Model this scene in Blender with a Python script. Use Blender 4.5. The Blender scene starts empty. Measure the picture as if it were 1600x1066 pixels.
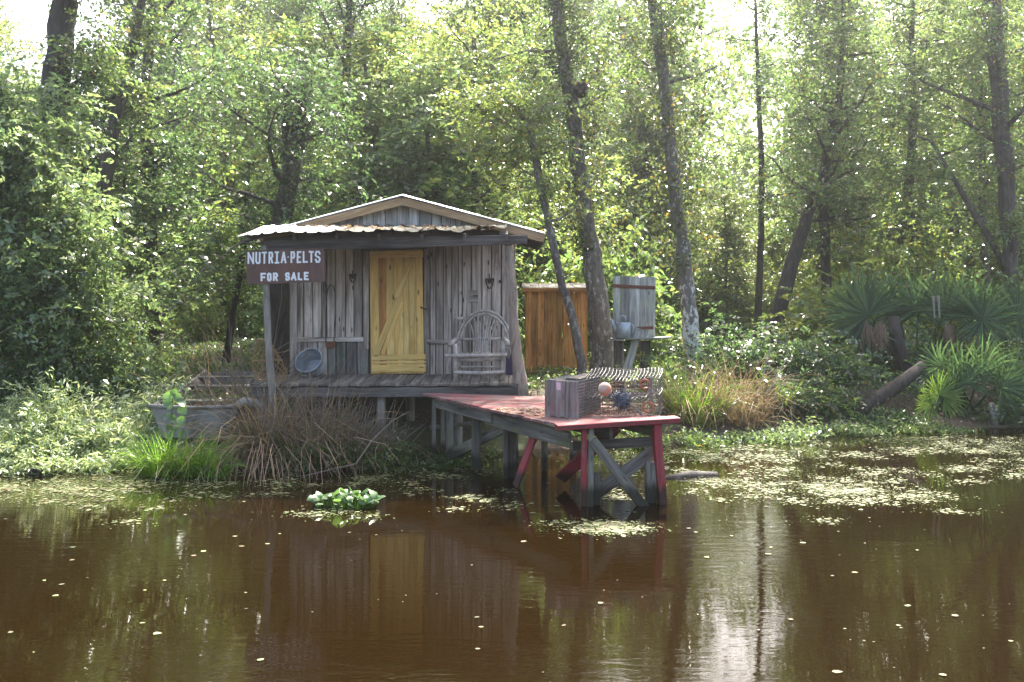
import bpy, bmesh, math, random
import numpy as np
from mathutils import Vector, Matrix, Quaternion
R = math.radians
random.seed(7); NP = np.random.default_rng(11)
sc = bpy.context.scene
COL = sc.collection

# ------------------------------------------------------------------ camera
FPX, CX, HY, EYE = 1500.0, 800.0, 457.0, 2.47          # photo pixels: focal length, centre, horizon; eye height above the water
cam_d = bpy.data.cameras.new('camera'); cam = bpy.data.objects.new('camera', cam_d); COL.objects.link(cam)
cam.location = (0, 0, EYE); cam.rotation_euler = (R(90), 0, 0)
cam_d.sensor_width = 36; cam_d.lens = 36 * FPX / 1600; cam_d.shift_y = -(533 - HY) / 1600
cam_d.clip_start = 0.1; cam_d.clip_end = 2000
sc.camera = cam
# ------------------------------------------------------------------ sky, sun, exposure
SUN_EL, SUN_AZ = R(52), R(15)
w = bpy.data.worlds.new('World'); sc.world = w; w.use_nodes = True
nt = w.node_tree; bg = nt.nodes['Background']
sky = nt.nodes.new('ShaderNodeTexSky'); sky.sky_type = 'NISHITA'; sky.sun_disc = False
sky.sun_elevation = SUN_EL; sky.sun_rotation = SUN_AZ; sky.dust_density = 6.0; sky.air_density = 1.0; sky.ozone_density = .3
nt.links.new(sky.outputs[0], bg.inputs[0]); bg.inputs[1].default_value = 0.15
sd = bpy.data.lights.new('sun', 'SUN'); sd.energy = 5.0; sd.angle = R(0.5); sd.color = (1, .95, .86)
so = bpy.data.objects.new('sun', sd); COL.objects.link(so)
S = Vector((math.sin(SUN_AZ) * math.cos(SUN_EL), math.cos(SUN_AZ) * math.cos(SUN_EL), math.sin(SUN_EL)))
so.rotation_euler = S.to_track_quat('Z', 'Y').to_euler(); so.location = (5, 20, 40)
sc.view_settings.view_transform = 'Standard'; sc.view_settings.look = 'None'
sc.view_settings.gamma = 1; sc.view_settings.use_curve_mapping = False
HAZE = .0010
sc.view_settings.exposure = 2.1
try:
    sc.cycles.use_denoising = True; sc.cycles.max_bounces = 7; sc.cycles.diffuse_bounces = 3
    sc.cycles.glossy_bounces = 3; sc.cycles.transmission_bounces = 5; sc.cycles.volume_bounces = 0
    sc.cycles.use_adaptive_sampling = True; sc.cycles.caustics_reflective = False
    sc.cycles.sample_clamp_indirect = 6
except Exception: pass

# ------------------------------------------------------------------ helpers
def W(px, py, d): return Vector(((px - CX) * d / FPX, d, EYE - (py - HY) * d / FPX))
def ss(a, b, x):
    t = np.clip((x - a) / (b - a), 0, 1); return t * t * (3 - 2 * t)
SHX = np.array([-80, -14, -9, -7, -4.6, -3.9, -1.9, -1.3, 0.6, 1.9, 4, 7, 9.5, 14, 80.])
SHY = np.array([13.5, 12.6, 12.9, 13.2, 13.6, 13.6, 13.8, 15.0, 15.2, 15.4, 16.4, 17.3, 17.6, 18.5, 20.])
def ground_h(x, y):
    x = np.asarray(x, float); y = np.asarray(y, float)
    s = y - np.interp(x, SHX, SHY)
    h = np.where(s < 0, s * .35, .55 * (1 - np.exp(-np.maximum(s, 0) / 1.3)) + .012 * np.maximum(s, 0))
    h = np.maximum(h, -1.2)
    b = .07 * np.sin(x * 1.7 + y * .6) + .06 * np.sin(x * .8 - y * 1.3 + 2) + .03 * np.sin(3.1 * x + 2.7 * y)
    return h + b * ss(0.2, 3, s)
def G(px, d, up=0.0):
    x = (px - CX) * d / FPX; return Vector((x, d, float(ground_h(x, d)) + up))
ORG = {}
def org(p): return ORG.get(p.name, Vector((0, 0, 0))) if p else Vector((0, 0, 0))
def meta(o, label=None, cat=None, group=None, kind=None):
    if label: o['label'] = label
    if cat: o['category'] = cat
    if group: o['group'] = group
    if kind: o['kind'] = kind
    return o
def thing(name, label, cat, loc=(0, 0, 0), group=None):
    o = bpy.data.objects.new(name, None); COL.objects.link(o); o.location = loc; o.empty_display_size = .2
    ORG[o.name] = Vector(loc); return meta(o, label, cat, group)
class MB:
    def __init__(s): s.v = []; s.f = []
    def add(s, vs, fs):
        n = len(s.v); s.v += [Vector(v) for v in vs]; s.f += [tuple(i + n for i in f) for f in fs]; return s
    def tube(s, pts, rad, n=7, cap=True, wob=0, rnd=random):
        pts = [Vector(p) for p in pts]; m = len(pts)
        if not hasattr(rad, '__len__'): rad = [rad] * m
        vs = []; x = None
        for i, p in enumerate(pts):
            t = (pts[min(i + 1, m - 1)] - pts[max(i - 1, 0)]).normalized()
            if x is None: x = t.orthogonal().normalized()
            x = (x - t * x.dot(t))
            x = x.normalized() if x.length > 1e-6 else t.orthogonal().normalized()
            y = t.cross(x)
            for k in range(n):
                a = 2 * math.pi * k / n; r = rad[i] * (1 + wob * (rnd.random() - .5))
                vs.append(p + x * math.cos(a) * r + y * math.sin(a) * r)
        fs = [(i * n + k, i * n + (k + 1) % n, (i + 1) * n + (k + 1) % n, (i + 1) * n + k) for i in range(m - 1) for k in range(n)]
        if cap: fs += [tuple(range(n - 1, -1, -1)), tuple(range((m - 1) * n, m * n))]
        return s.add(vs, fs)
    def box(s, a, b):
        x0, y0, z0 = a; x1, y1, z1 = b
        return s.add([(x0, y0, z0), (x1, y0, z0), (x1, y1, z0), (x0, y1, z0), (x0, y0, z1), (x1, y0, z1), (x1, y1, z1), (x0, y1, z1)],
                     [(3, 2, 1, 0), (4, 5, 6, 7), (0, 1, 5, 4), (1, 2, 6, 5), (2, 3, 7, 6), (3, 0, 4, 7)])
    def hexa(s, bot, top):
        return s.add(list(bot) + list(top), [(3, 2, 1, 0), (4, 5, 6, 7), (0, 1, 5, 4), (1, 2, 6, 5), (2, 3, 7, 6), (3, 0, 4, 7)])
    def ball(s, c, r, nu=12, nv=8, sc3=(1, 1, 1)):
        c = Vector(c); vs = [c + Vector((0, 0, -r * sc3[2]))]
        for j in range(1, nv):
            t = -math.pi / 2 + math.pi * j / nv
            for i in range(nu):
                a = 2 * math.pi * i / nu
                vs.append(c + Vector((math.cos(a) * math.cos(t) * r * sc3[0], math.sin(a) * math.cos(t) * r * sc3[1], math.sin(t) * r * sc3[2])))
        vs.append(c + Vector((0, 0, r * sc3[2]))); L = len(vs) - 1
        fs = [(0, 1 + (i + 1) % nu, 1 + i) for i in range(nu)]
        for j in range(nv - 2):
            for i in range(nu):
                a = 1 + j * nu + i; b = 1 + j * nu + (i + 1) % nu; fs.append((a, b, b + nu, a + nu))
        fs += [(L, 1 + (nv - 2) * nu + i, 1 + (nv - 2) * nu + (i + 1) % nu) for i in range(nu)]
        return s.add(vs, fs)
    def build(s, name, mat, parent=None, smooth=False, loc=None):
        o_ = org(parent); here = Vector(loc) if loc is not None else o_
        me = bpy.data.meshes.new(name); me.from_pydata([v - here for v in s.v], [], s.f)
        me.materials.append(mat)
        if smooth: me.polygons.foreach_set('use_smooth', [True] * len(me.polygons))
        o = bpy.data.objects.new(name, me); COL.objects.link(o)
        if parent: o.parent = parent
        o.location = here - o_; ORG[o.name] = here
        return o
def board(name, a, b, wd, th, nrm, mat, parent, jit=.004, wd2=None, ch=.006):
    """one plank from a to b (centre line of its back-to-front middle), wd wide, th thick, its face turned to nrm; chamfered edges, grain along local Z"""
    a = Vector(a); b = Vector(b); z = (b - a); L = z.length; z.normalize()
    y = Vector(nrm); y = (y - z * y.dot(z)).normalized(); x = y.cross(z)
    wd2 = wd if wd2 is None else wd2; vs = []
    ns = 3
    for i in range(ns):
        t = i / (ns - 1); wv = (wd * (1 - t) + wd2 * t) / 2; h = th / 2; zz = (t - .5) * L
        c = min(ch, th * .3, wv * .4)
        ox = random.uniform(-jit, jit) * .6; oy = random.uniform(-jit, jit)
        wv += random.uniform(-jit, jit) * .5
        for (px, py) in ((-wv + c, -h), (wv - c, -h), (wv, -h + c), (wv, h - c), (wv - c, h), (-wv + c, h), (-wv, h - c), (-wv, -h + c)):
            ex = 0
            if i in (0, ns - 1): ex = random.uniform(-jit, jit) * .5
            vs.append((px + ox, py + oy, zz + ex))
    fs = [(i * 8 + k, i * 8 + (k + 1) % 8, (i + 1) * 8 + (k + 1) % 8, (i + 1) * 8 + k) for i in range(ns - 1) for k in range(8)]
    fs += [tuple(range(7, -1, -1)), tuple(range((ns - 1) * 8, ns * 8))]
    me = bpy.data.meshes.new(name); me.from_pydata(vs, [], fs); me.materials.append(mat)
    o = bpy.data.objects.new(name, me); COL.objects.link(o)
    if parent: o.parent = parent
    M = Matrix((x, y, z)).transposed().to_4x4(); M.translation = (a + b) / 2 - org(parent)
    o.matrix_basis = M; return o
def copy_tree(root, loc, rz=0, sc_=1, label=None):
    r = root.copy(); COL.objects.link(r); r.location = loc; r.rotation_euler = (0, 0, rz)
    r.scale = (sc_,) * 3 if not hasattr(sc_, '__len__') else sc_
    if label: r['label'] = label
    for ch in list(root.children):
        c = ch.copy(); COL.objects.link(c); c.parent = r
        for g in list(ch.children):
            d = g.copy(); COL.objects.link(d); d.parent = c
    return r

# ------------------------------------------------------------------ materials
def newmat(name):
    m = bpy.data.materials.new(name); m.use_nodes = True; n = m.node_tree
    return m, n, n.nodes['Principled BSDF'], n.nodes['Material Output']
def N(n, t, **k):
    nd = n.nodes.new(t)
    for a, b in k.items(): setattr(nd, a, b)
    return nd
def mixrgb(n, mode, fac, a, b):
    m = N(n, 'ShaderNodeMix', data_type='RGBA', blend_type=mode)
    for i, v in ((0, fac), (6, a), (7, b)):
        if hasattr(v, 'is_output'): n.links.new(v, m.inputs[i])
        else: m.inputs[i].default_value = v if i == 0 else (*v, 1)
    return m.outputs[2]
def ramp(n, fac, stops):
    r = N(n, 'ShaderNodeValToRGB'); e = r.color_ramp.elements
    while len(e) < len(stops): e.new(.5)
    for q, (p, c) in zip(e, stops):
        q.position = p; q.color = (*c, 1) if hasattr(c, '__len__') else (c, c, c, 1)
    n.links.new(fac, r.inputs[0]); return r.outputs[0]
def math_(n, op, a, b=None):
    m = N(n, 'ShaderNodeMath', operation=op)
    for i, v in ((0, a), (1, b)):
        if v is None: continue
        if hasattr(v, 'is_output'): n.links.new(v, m.inputs[i])
        else: m.inputs[i].default_value = v
    return m.outputs[0]
def coords(n, scale, rand=True, kind='Object'):
    tc = N(n, 'ShaderNodeTexCoord'); out = tc.outputs[kind]
    if rand:
        oi = N(n, 'ShaderNodeObjectInfo'); v = N(n, 'ShaderNodeVectorMath', operation='SCALE')
        v.inputs[0].default_value = (37.1, 21.7, 53.3); n.links.new(oi.outputs['Random'], v.inputs['Scale'])
        a = N(n, 'ShaderNodeVectorMath', operation='ADD'); n.links.new(out, a.inputs[0]); n.links.new(v.outputs[0], a.inputs[1]); out = a.outputs[0]
    mp = N(n, 'ShaderNodeVectorMath', operation='MULTIPLY'); n.links.new(out, mp.inputs[0]); mp.inputs[1].default_value = scale
    return mp.outputs[0]
def noise(n, vec, scale=1, detail=4, rough=.55, dist=0):
    t = N(n, 'ShaderNodeTexNoise'); n.links.new(vec, t.inputs['Vector'])
    t.inputs['Scale'].default_value = scale; t.inputs['Detail'].default_value = detail
    t.inputs['Roughness'].default_value = rough; t.inputs['Distortion'].default_value = dist
    return t.outputs['Fac']
def objval(n, lo, hi):
    oi = N(n, 'ShaderNodeObjectInfo'); mr = N(n, 'ShaderNodeMapRange')
    n.links.new(oi.outputs['Random'], mr.inputs[0]); mr.inputs[3].default_value = lo; mr.inputs[4].default_value = hi
    return mr.outputs[0]
def bump(n, p, h, s=.4, d=.01):
    b = N(n, 'ShaderNodeBump'); b.inputs['Strength'].default_value = s; b.inputs['Distance'].default_value = d
    n.links.new(h, b.inputs['Height']); n.links.new(b.outputs[0], p.inputs['Normal'])
def hsv(n, c, v=1.0, s=1.0, h=.5):
    q = N(n, 'ShaderNodeHueSaturation'); n.links.new(c, q.inputs['Color'])
    for nm, x in (('Hue', h), ('Saturation', s), ('Value', v)):
        if hasattr(x, 'is_output'): n.links.new(x, q.inputs[nm])
        else: q.inputs[nm].default_value = x
    return q.outputs[0]
def wood(name, dark, mid, light, knots=.5, blotch=.8, var=(.72, 1.25), rough=.85, moss=None, paint=None, wear=.5, grain=1.0, spec=.25, wet=False):
    m, n, p, o = newmat(name)
    g = noise(n, coords(n, (16 * grain, 16 * grain, .9)), 1, 7, .62, .6)
    f = noise(n, coords(n, (90, 90, 3.2)), 1, 4, .7)
    c = ramp(n, g, [(.30, dark), (.47, mid), (.66, light)])
    c = mixrgb(n, 'MULTIPLY', blotch, c, ramp(n, noise(n, coords(n, (3.5, 3.5, 1.1)), 1, 5, .6), [(.34, .58), (.58, 1.12)]))
    c = mixrgb(n, 'MULTIPLY', .5, c, ramp(n, f, [(.32, .25), (.56, 1.05)]))
    if knots:
        vt = N(n, 'ShaderNodeTexVoronoi'); vt.inputs['Scale'].default_value = 1
        n.links.new(coords(n, (9, 9, 2.6)), vt.inputs['Vector'])
        c = mixrgb(n, 'MULTIPLY', knots, c, ramp(n, vt.outputs['Distance'], [(.07, (.16, .10, .07)), (.16, (1, 1, 1))]))
    if paint:
        pn = noise(n, coords(n, (15, 15, 4)), 1, 8, .72)
        c = mixrgb(n, 'MIX', ramp(n, math_(n, 'MULTIPLY_ADD', f, .35) if False else pn, [(wear - .06, 1.0), (wear + .08, 0.0)]), c, paint)
    if moss:
        mn = noise(n, coords(n, (5, 5, 2.2)), 1, 6, .65)
        c = mixrgb(n, 'MIX', ramp(n, mn, [(.50, 0.0), (.66, .75)]), c, moss)
    c = hsv(n, c, objval(n, *var))
    if wet:                                                   # soaked, algae-dark foot of timbers standing in the water
        ge = N(n, 'ShaderNodeNewGeometry'); sx = N(n, 'ShaderNodeSeparateXYZ'); n.links.new(ge.outputs['Position'], sx.inputs[0])
        zz = math_(n, 'ADD', sx.outputs[2], math_(n, 'MULTIPLY', g, -.30))
        c = mixrgb(n, 'MIX', ramp(n, zz, [(.0, .88), (.10, 0.0)]), c, (.020, .020, .012))
    n.links.new(c, p.inputs['Base Color']); p.inputs['Roughness'].default_value = rough
    p.inputs['Specular IOR Level'].default_value = spec
    bump(n, p, f, .5, .006)
    return m
def plain(name, c, rough=.7, metal=0, var=0.25, scale=(14, 14, 14), dirt=None, bumpd=.003):
    m, n, p, o = newmat(name)
    g = noise(n, coords(n, scale), 1, 6, .6)
    k = ramp(n, g, [(.3, tuple(x * (1 - var) for x in c)), (.7, tuple(min(1, x * (1 + var)) for x in c))])
    if dirt:
        g2 = noise(n, coords(n, tuple(x * .45 for x in scale)), 1, 7, .7)
        k = mixrgb(n, 'MIX', ramp(n, g2, [(.48, 0.0), (.62, 1.0)]), k, dirt)
    n.links.new(k, p.inputs['Base Color']); p.inputs['Roughness'].default_value = rough; p.inputs['Metallic'].default_value = metal
    bump(n, p, g, .3, bumpd); return m
def bark(name, dark, light, lichen=None, thr=.52, ztop=None):
    m, n, p, o = newmat(name)
    g = noise(n, coords(n, (9, 9, 2.2)), 1, 8, .68, .8)
    c = ramp(n, g, [(.32, dark), (.66, light)])
    if lichen:
        l = noise(n, coords(n, (11, 11, 6)), 1, 8, .7)
        if ztop:
            tc_ = N(n, 'ShaderNodeTexCoord'); sx_ = N(n, 'ShaderNodeSeparateXYZ'); n.links.new(tc_.outputs['Object'], sx_.inputs[0])
            mr_ = N(n, 'ShaderNodeMapRange'); n.links.new(sx_.outputs[2], mr_.inputs[0]); mr_.inputs[1].default_value = .2; mr_.inputs[2].default_value = ztop; mr_.inputs[3].default_value = .075; mr_.inputs[4].default_value = -.14
            l = math_(n, 'ADD', l, mr_.outputs[0])
        c = mixrgb(n, 'MIX', ramp(n, l, [(thr - .03, 0.0), (thr + .03, 1.0)]), c, lichen)
    n.links.new(c, p.inputs['Base Color']); p.inputs['Roughness'].default_value = .9; p.inputs['Specular IOR Level'].default_value = .2
    bump(n, p, g, .8, .03); return m
def leaf(name, c, tr, hue=.03, val=(.55, 1.35), trans=.42, rough=.27, spec=.85, odd=None, oddp=.0):
    m, n, p, o = newmat(name)
    ge = N(n, 'ShaderNodeNewGeometry'); r = ge.outputs['Random Per Island']
    mr = N(n, 'ShaderNodeMapRange'); n.links.new(r, mr.inputs[0]); mr.inputs[3].default_value = .5 - hue; mr.inputs[4].default_value = .5 + hue
    r2 = math_(n, 'FRACT', math_(n, 'MULTIPLY', r, 17.3))
    mv = N(n, 'ShaderNodeMapRange'); n.links.new(r2, mv.inputs[0]); mv.inputs[3].default_value = val[0]; mv.inputs[4].default_value = val[1]
    ov = math_(n, 'MULTIPLY', mv.outputs[0], objval(n, .8, 1.2))
    def col(base):
        rg = N(n, 'ShaderNodeRGB'); rg.outputs[0].default_value = (*base, 1)
        q = hsv(n, rg.outputs[0], ov, 1.0, mr.outputs[0])
        if odd:
            r3 = math_(n, 'FRACT', math_(n, 'MULTIPLY', r, 71.9))
            q = mixrgb(n, 'MIX', math_(n, 'LESS_THAN', r3, oddp), q, odd)
        return q
    n.links.new(col(c), p.inputs['Base Color']); p.inputs['Roughness'].default_value = rough; p.inputs['Specular IOR Level'].default_value = spec
    t = N(n, 'ShaderNodeBsdfTranslucent'); n.links.new(col(tr), t.inputs['Color'])
    mx = N(n, 'ShaderNodeMixShader'); mx.inputs[0].default_value = trans
    n.links.new(p.outputs[0], mx.inputs[1]); n.links.new(t.outputs[0], mx.inputs[2]); n.links.new(mx.outputs[0], o.inputs['Surface'])
    return m
M = {}
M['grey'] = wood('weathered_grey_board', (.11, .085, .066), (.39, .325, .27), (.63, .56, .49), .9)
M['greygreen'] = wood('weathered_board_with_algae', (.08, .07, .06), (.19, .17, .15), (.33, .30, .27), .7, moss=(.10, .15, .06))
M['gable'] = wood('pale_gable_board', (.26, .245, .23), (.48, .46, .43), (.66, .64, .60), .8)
M['dark'] = wood('dark_old_timber', (.05, .043, .038), (.10, .088, .08), (.17, .15, .135), .5)
M['deck'] = wood('porch_deck_board', (.09, .075, .06), (.17, .145, .12), (.28, .25, .21), .5)
M['tan'] = wood('tan_fascia_board', (.22, .13, .06), (.38, .25, .13), (.50, .35, .20), .5)
M['door'] = wood('new_yellow_pine', (.58, .33, .085), (.76, .49, .15), (.84, .60, .23), 1.0, .4, var=(.88, 1.15), rough=.6, grain=.7)
M['doorred'] = wood('reddish_pine_heartwood', (.30, .12, .035), (.45, .20, .06), (.55, .28, .09), .8, rough=.6)
M['privy'] = wood('orange_cedar_board', (.18, .08, .027), (.42, .19, .06), (.55, .28, .105), .7)
M['pale'] = wood('pale_lichened_board', (.17, .165, .15), (.34, .33, .30), (.52, .50, .45), .7, moss=(.30, .33, .22))
M['dockgrey'] = wood('grey_dock_timber', (.08, .075, .065), (.17, .155, .135), (.29, .27, .235), .5, moss=(.14, .16, .06), wet=True)
M['dockred'] = wood('worn_red_painted_plank', (.09, .065, .055), (.20, .155, .135), (.32, .26, .23), .4, paint=(.27, .075, .07), wear=.48)
M['red'] = wood('dark_red_paint', (.10, .03, .03), (.19, .05, .05), (.28, .12, .11), .3, rough=.6, paint=(.28, .036, .045), wear=.525, spec=.35, wet=True)
M['crate'] = wood('crate_board', (.12, .09, .08), (.27, .22, .20), (.40, .35, .33), .6, paint=(.24, .12, .10), wear=.40)
M['log'] = bark('bare_peeled_log', (.16, .12, .09), (.40, .34, .28), (.30, .20, .13), .58)
M['post'] = bark('grey_pole', (.16, .145, .12), (.34, .31, .27))
M['willow'] = plain('bare_willow_stick', (.36, .32, .275), .7, 0, .45, (10, 10, 10))
M['tin'] = plain('bright_roof_tin', (.48, .49, .49), .5, .55, .3, (5, 5, 5))
M['tinmoss_shade'] = plain('mossy_shade_dark_tin', (.075, .078, .06), .9, 0, .5, (9, 9, 9), (.04, .042, .018))
M['rust'] = plain('rusty_iron', (.16, .065, .038), .8, .3, .4)
M['iron'] = plain('black_iron', (.055, .048, .045), .7, .5, .4)
M['zinc'] = plain('galvanised_zinc', (.35, .38, .41), .5, .45, .3, (9, 9, 9))
M['wire'] = plain('old_grey_wire', (.21, .215, .205), .55, .2, .25)
M['rustwire'] = plain('dull_rusty_wire', (.17, .15, .13), .7, .2, .35)
M['netwire'] = plain('rusty_chicken_wire', (.27, .17, .08), .8, .1, .35)
M['sign'] = plain('brown_sign_paint', (.135, .068, .05), .75, 0, .3, (7, 7, 2.5), (.10, .06, .048))
M['white'] = plain('white_hand_paint', (.82, .83, .82), .7, 0, .06, (20, 20, 20))
M['pink'] = plain('pink_paper_tag', (.80, .50, .55), .8, 0, .08)
M['ring'] = plain('orange_plastic_ring', (.36, .11, .06), .6, 0, .4)
M['blue'] = plain('blue_grey_netting', (.09, .115, .15), .9, 0, .5, (30, 30, 30))
M['purple'] = plain('dark_purple_plastic', (.04, .028, .075), .5, 0, .2)
M['boat'] = plain('grey_boat_paint', (.22, .21, .195), .75, 0, .25, (5, 5, 5), (.10, .09, .07))
M['float'] = plain('white_and_orange_float', (.42, .41, .36), .6, 0, .15, (5, 5, 5), (.46, .17, .08))
M['dryleaf'] = leaf('dry_fallen_leaf', (.30, .22, .15), (.30, .20, .10), .02, (.5, 1.5), .25, .7, .2)
M['bark'] = bark('brown_bark', (.045, .038, .032), (.14, .12, .10))
M['barkdark'] = bark('dark_bark', (.03, .025, .022), (.085, .072, .062))
M['barkbirch'] = bark('bark_with_white_lichen', (.085, .075, .066), (.22, .195, .17), (.56, .56, .53), .46, 2.6)
M['barkmid'] = bark('grey_spotted_bark', (.065, .057, .05), (.19, .168, .148), (.30, .29, .27), .56)
GR = dict(odd=(.33, .25, .04))
M['leaf_mid'] = leaf('mid_green_leaf', (.070, .112, .042), (.25, .37, .09), .025, oddp=.03, **GR)
M['leaf_dark'] = leaf('deep_green_leaf', (.050, .088, .042), (.16, .27, .08), .02, rough=.25)
M['leaf_light'] = leaf('light_green_leaf', (.115, .17, .075), (.33, .46, .15), .025, rough=.25)
M['leaf_yellow'] = leaf('yellow_green_leaf', (.10, .145, .045), (.36, .47, .10), 0.03, oddp=.05, **GR)
M['leaf_grey'] = leaf('grey_green_vine_leaf', (.085, .115, .055), (.15, .20, .05), .03, oddp=.06, **GR)
M['leaf_weed'] = leaf('pale_bank_weed_leaf', (.30, .37, .20), (.46, .55, .22), .02, rough=.40, spec=1.0)
M['grass'] = leaf('bright_grass_blade', (.10, .20, .025), (.25, .44, .04), .02, trans=.5)
M['grassdk'] = leaf('dark_grass_blade', (.055, .10, .025), (.13, .22, .03), .03, trans=.45)
M['straw'] = leaf('dry_straw', (.34, .245, .155), (.34, .22, .11), .02, (.4, 1.4), .25, .7, .2)
M['twig'] = plain('dead_twig', (.17, .13, .10), .9, 0, .4)
M['straw_gold'] = leaf('golden_dry_grass', (.34, .25, .14), (.34, .24, .11), .02, (.5, 1.35), .3, .7, .2)
M['palm'] = leaf('palmetto_blade', (.042, .085, .045), (.12, .22, .06), .014, (.5, 1.4), .3, .5, .25)
M['palmlt'] = leaf('young_palmetto_blade', (.12, .21, .045), (.26, .40, .05), .012, (.75, 1.2), .4, .42, .35)
M['palmdead'] = leaf('dead_palmetto_blade', (.25, .18, .13), (.22, .15, .08), .01, (.6, 1.2), .2, .7, .2)
M['duck'] = leaf('floating_weed', (.155, .17, .075), (.16, .20, .05), .05, (.3, 1.7), .15, .6, .3, odd=(.11, .085, .04), oddp=.22)
M['film'] = leaf('fine_duckweed', (.12, .15, .05), (.12, .16, .04), .03, (.5, 1.5), .15, .7, .2)
M['hyac'] = leaf('water_hyacinth_leaf', (.10, .20, .065), (.20, .36, .07), .015, (.8, 1.2), .4, .28)
# ground
m, n, p, o = newmat('muddy_leaf_litter')
v = coords(n, (1, 1, 1), False)
g1 = noise(n, v, .8, 6, .6); g2 = noise(n, v, 22, 5, .7)
c = ramp(n, g2, [(.33, (.022, .017, .011)), (.52, (.07, .052, .032)), (.70, (.17, .125, .075))])
c = mixrgb(n, 'MIX', ramp(n, g1, [(.46, 0.0), (.60, .85)]), c, (.055, .085, .02))
n.links.new(c, p.inputs['Base Color']); p.inputs['Roughness'].default_value = .95; bump(n, p, g2, .8, .05); M['ground'] = m
# water: brown silt colour under a clear rippled skin
m, n, p, o = newmat('brown_bayou_water')
v = coords(n, (1, 1, 1), False)
p.inputs['Base Color'].default_value = (.0080, .0044, .0010, 1); p.inputs['Roughness'].default_value = .008; p.inputs['IOR'].default_value = 1.333
tc = coords(n, (2.2, 9.0, 1), False); r1 = noise(n, tc, 1.0, 3, .55, .6)
tc2 = coords(n, (6, 22, 1), False); r2 = noise(n, tc2, 1.0, 3, .5, .4)
msk = ramp(n, noise(n, coords(n, (.16, .30, 1), False), 1, 2, .5), [(.40, .12), (.62, 1.0)])
hgt = math_(n, 'MULTIPLY', math_(n, 'ADD', r1, math_(n, 'MULTIPLY', r2, .35)), msk)
bump(n, p, hgt, .22, .018); M['water'] = m

# ------------------------------------------------------------------ ground, water
def sheet(name, xs, ys, hf, mat):
    X, Y = np.meshgrid(xs, ys); Z = hf(X, Y)
    V = np.stack([X.ravel(), Y.ravel(), Z.ravel()], 1); nx = len(xs); ny = len(ys)
    i = (np.arange(ny - 1)[:, None] * nx + np.arange(nx - 1)[None]).ravel()
    F = np.stack([i, i + 1, i + 1 + nx, i + nx], 1)
    me = bpy.data.meshes.new(name); me.from_pydata(V.tolist(), [], F.tolist()); me.materials.append(mat)
    me.polygons.foreach_set('use_smooth', [True] * len(me.polygons))
    o = bpy.data.objects.new(name, me); COL.objects.link(o); o['kind'] = 'structure'; return o
xs = np.concatenate([np.linspace(-110, -26, 12), np.linspace(-25, 25, 126), np.linspace(26, 110, 12)])
ys = np.concatenate([np.linspace(10, 34, 84), np.linspace(36, 60, 9), np.linspace(70, 130, 7)])
sheet('ground', xs, ys, ground_h, M['ground'])
sheet('water', np.array([-110., -60, 0, 60, 110.]), np.array([-60., -20, 0, 10, 26.]), lambda x, y: x * 0, M['water'])

# ------------------------------------------------------------------ the shack
AL = R(-.4); U = Vector((math.cos(AL), -math.sin(AL), 0)); NF = Vector((-math.sin(AL), -math.cos(AL), 0)); UP = Vector((0, 0, 1))
P0 = W(453, 585, 15.5); P0.z = 0
def F(px, py, k=0.0):
    r = Vector(((px - CX) / FPX, 1, 0)); d = (P0 + NF * k).dot(NF) / r.dot(NF); return W(px, py, d)
def H(u, k, z): q = P0 + U * u + NF * k; return Vector((q.x, q.y, z))
ZF = 1.15                                                   # porch floor level
hut = thing('shack', 'small grey board shack with yellow plank door and tin awning over its porch', 'shack', H(1.85, .5, float(ground_h(-1.8, 15.5))))
UW = (F(803, 500) - P0).dot(U)                              # wall width
def vboard(px0, px1, yt, yb, k, mat, th=.025, name='wall_board', gap=.7):
    xm0 = px0 + gap; xm1 = px1 - gap
    a = (F(xm0, yb, k) + F(xm1, yb, k)) / 2; b = (F(xm0, yt, k) + F(xm1, yt, k)) / 2
    return board(name, a, b, (F(xm1, yt, k) - F(xm0, yt, k)).length, th, NF, mat, hut, .003)
BK = .0
# left half: boards above the rail, boards below it
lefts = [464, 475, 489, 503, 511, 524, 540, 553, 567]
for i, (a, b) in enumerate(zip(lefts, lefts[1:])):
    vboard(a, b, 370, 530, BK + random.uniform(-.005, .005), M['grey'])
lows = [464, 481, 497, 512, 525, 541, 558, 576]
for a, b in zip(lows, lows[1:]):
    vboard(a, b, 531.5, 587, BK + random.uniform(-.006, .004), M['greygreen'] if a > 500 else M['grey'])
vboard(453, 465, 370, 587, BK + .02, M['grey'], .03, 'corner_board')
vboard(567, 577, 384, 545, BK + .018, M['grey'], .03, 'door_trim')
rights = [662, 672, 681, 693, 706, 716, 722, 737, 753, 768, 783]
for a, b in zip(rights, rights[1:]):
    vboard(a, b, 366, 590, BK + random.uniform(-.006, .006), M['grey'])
bx = vboard(783.5, 802, 366, 592, BK + .012, M['grey'], .03, 'corner_board')
board('wall_rail', F(464, 531, .026), F(568, 530, .026), .075, .03, NF, M['grey'], hut)
board('wall_rail', F(667, 534.5, .026), F(712, 534, .026), .075, .03, NF, M['grey'], hut)
board('door_header', F(565, 387, .022), F(668, 384, .022), .10, .04, NF, M['dark'], hut)
board('door_sill', F(576, 587.5, .02), F(664, 588, .02), .03, .06, NF, M['dark'], hut)
board('wall_patch', F(733, 463, .02), F(747, 463, .02), .20, .012, NF, M['grey'], hut)
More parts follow.
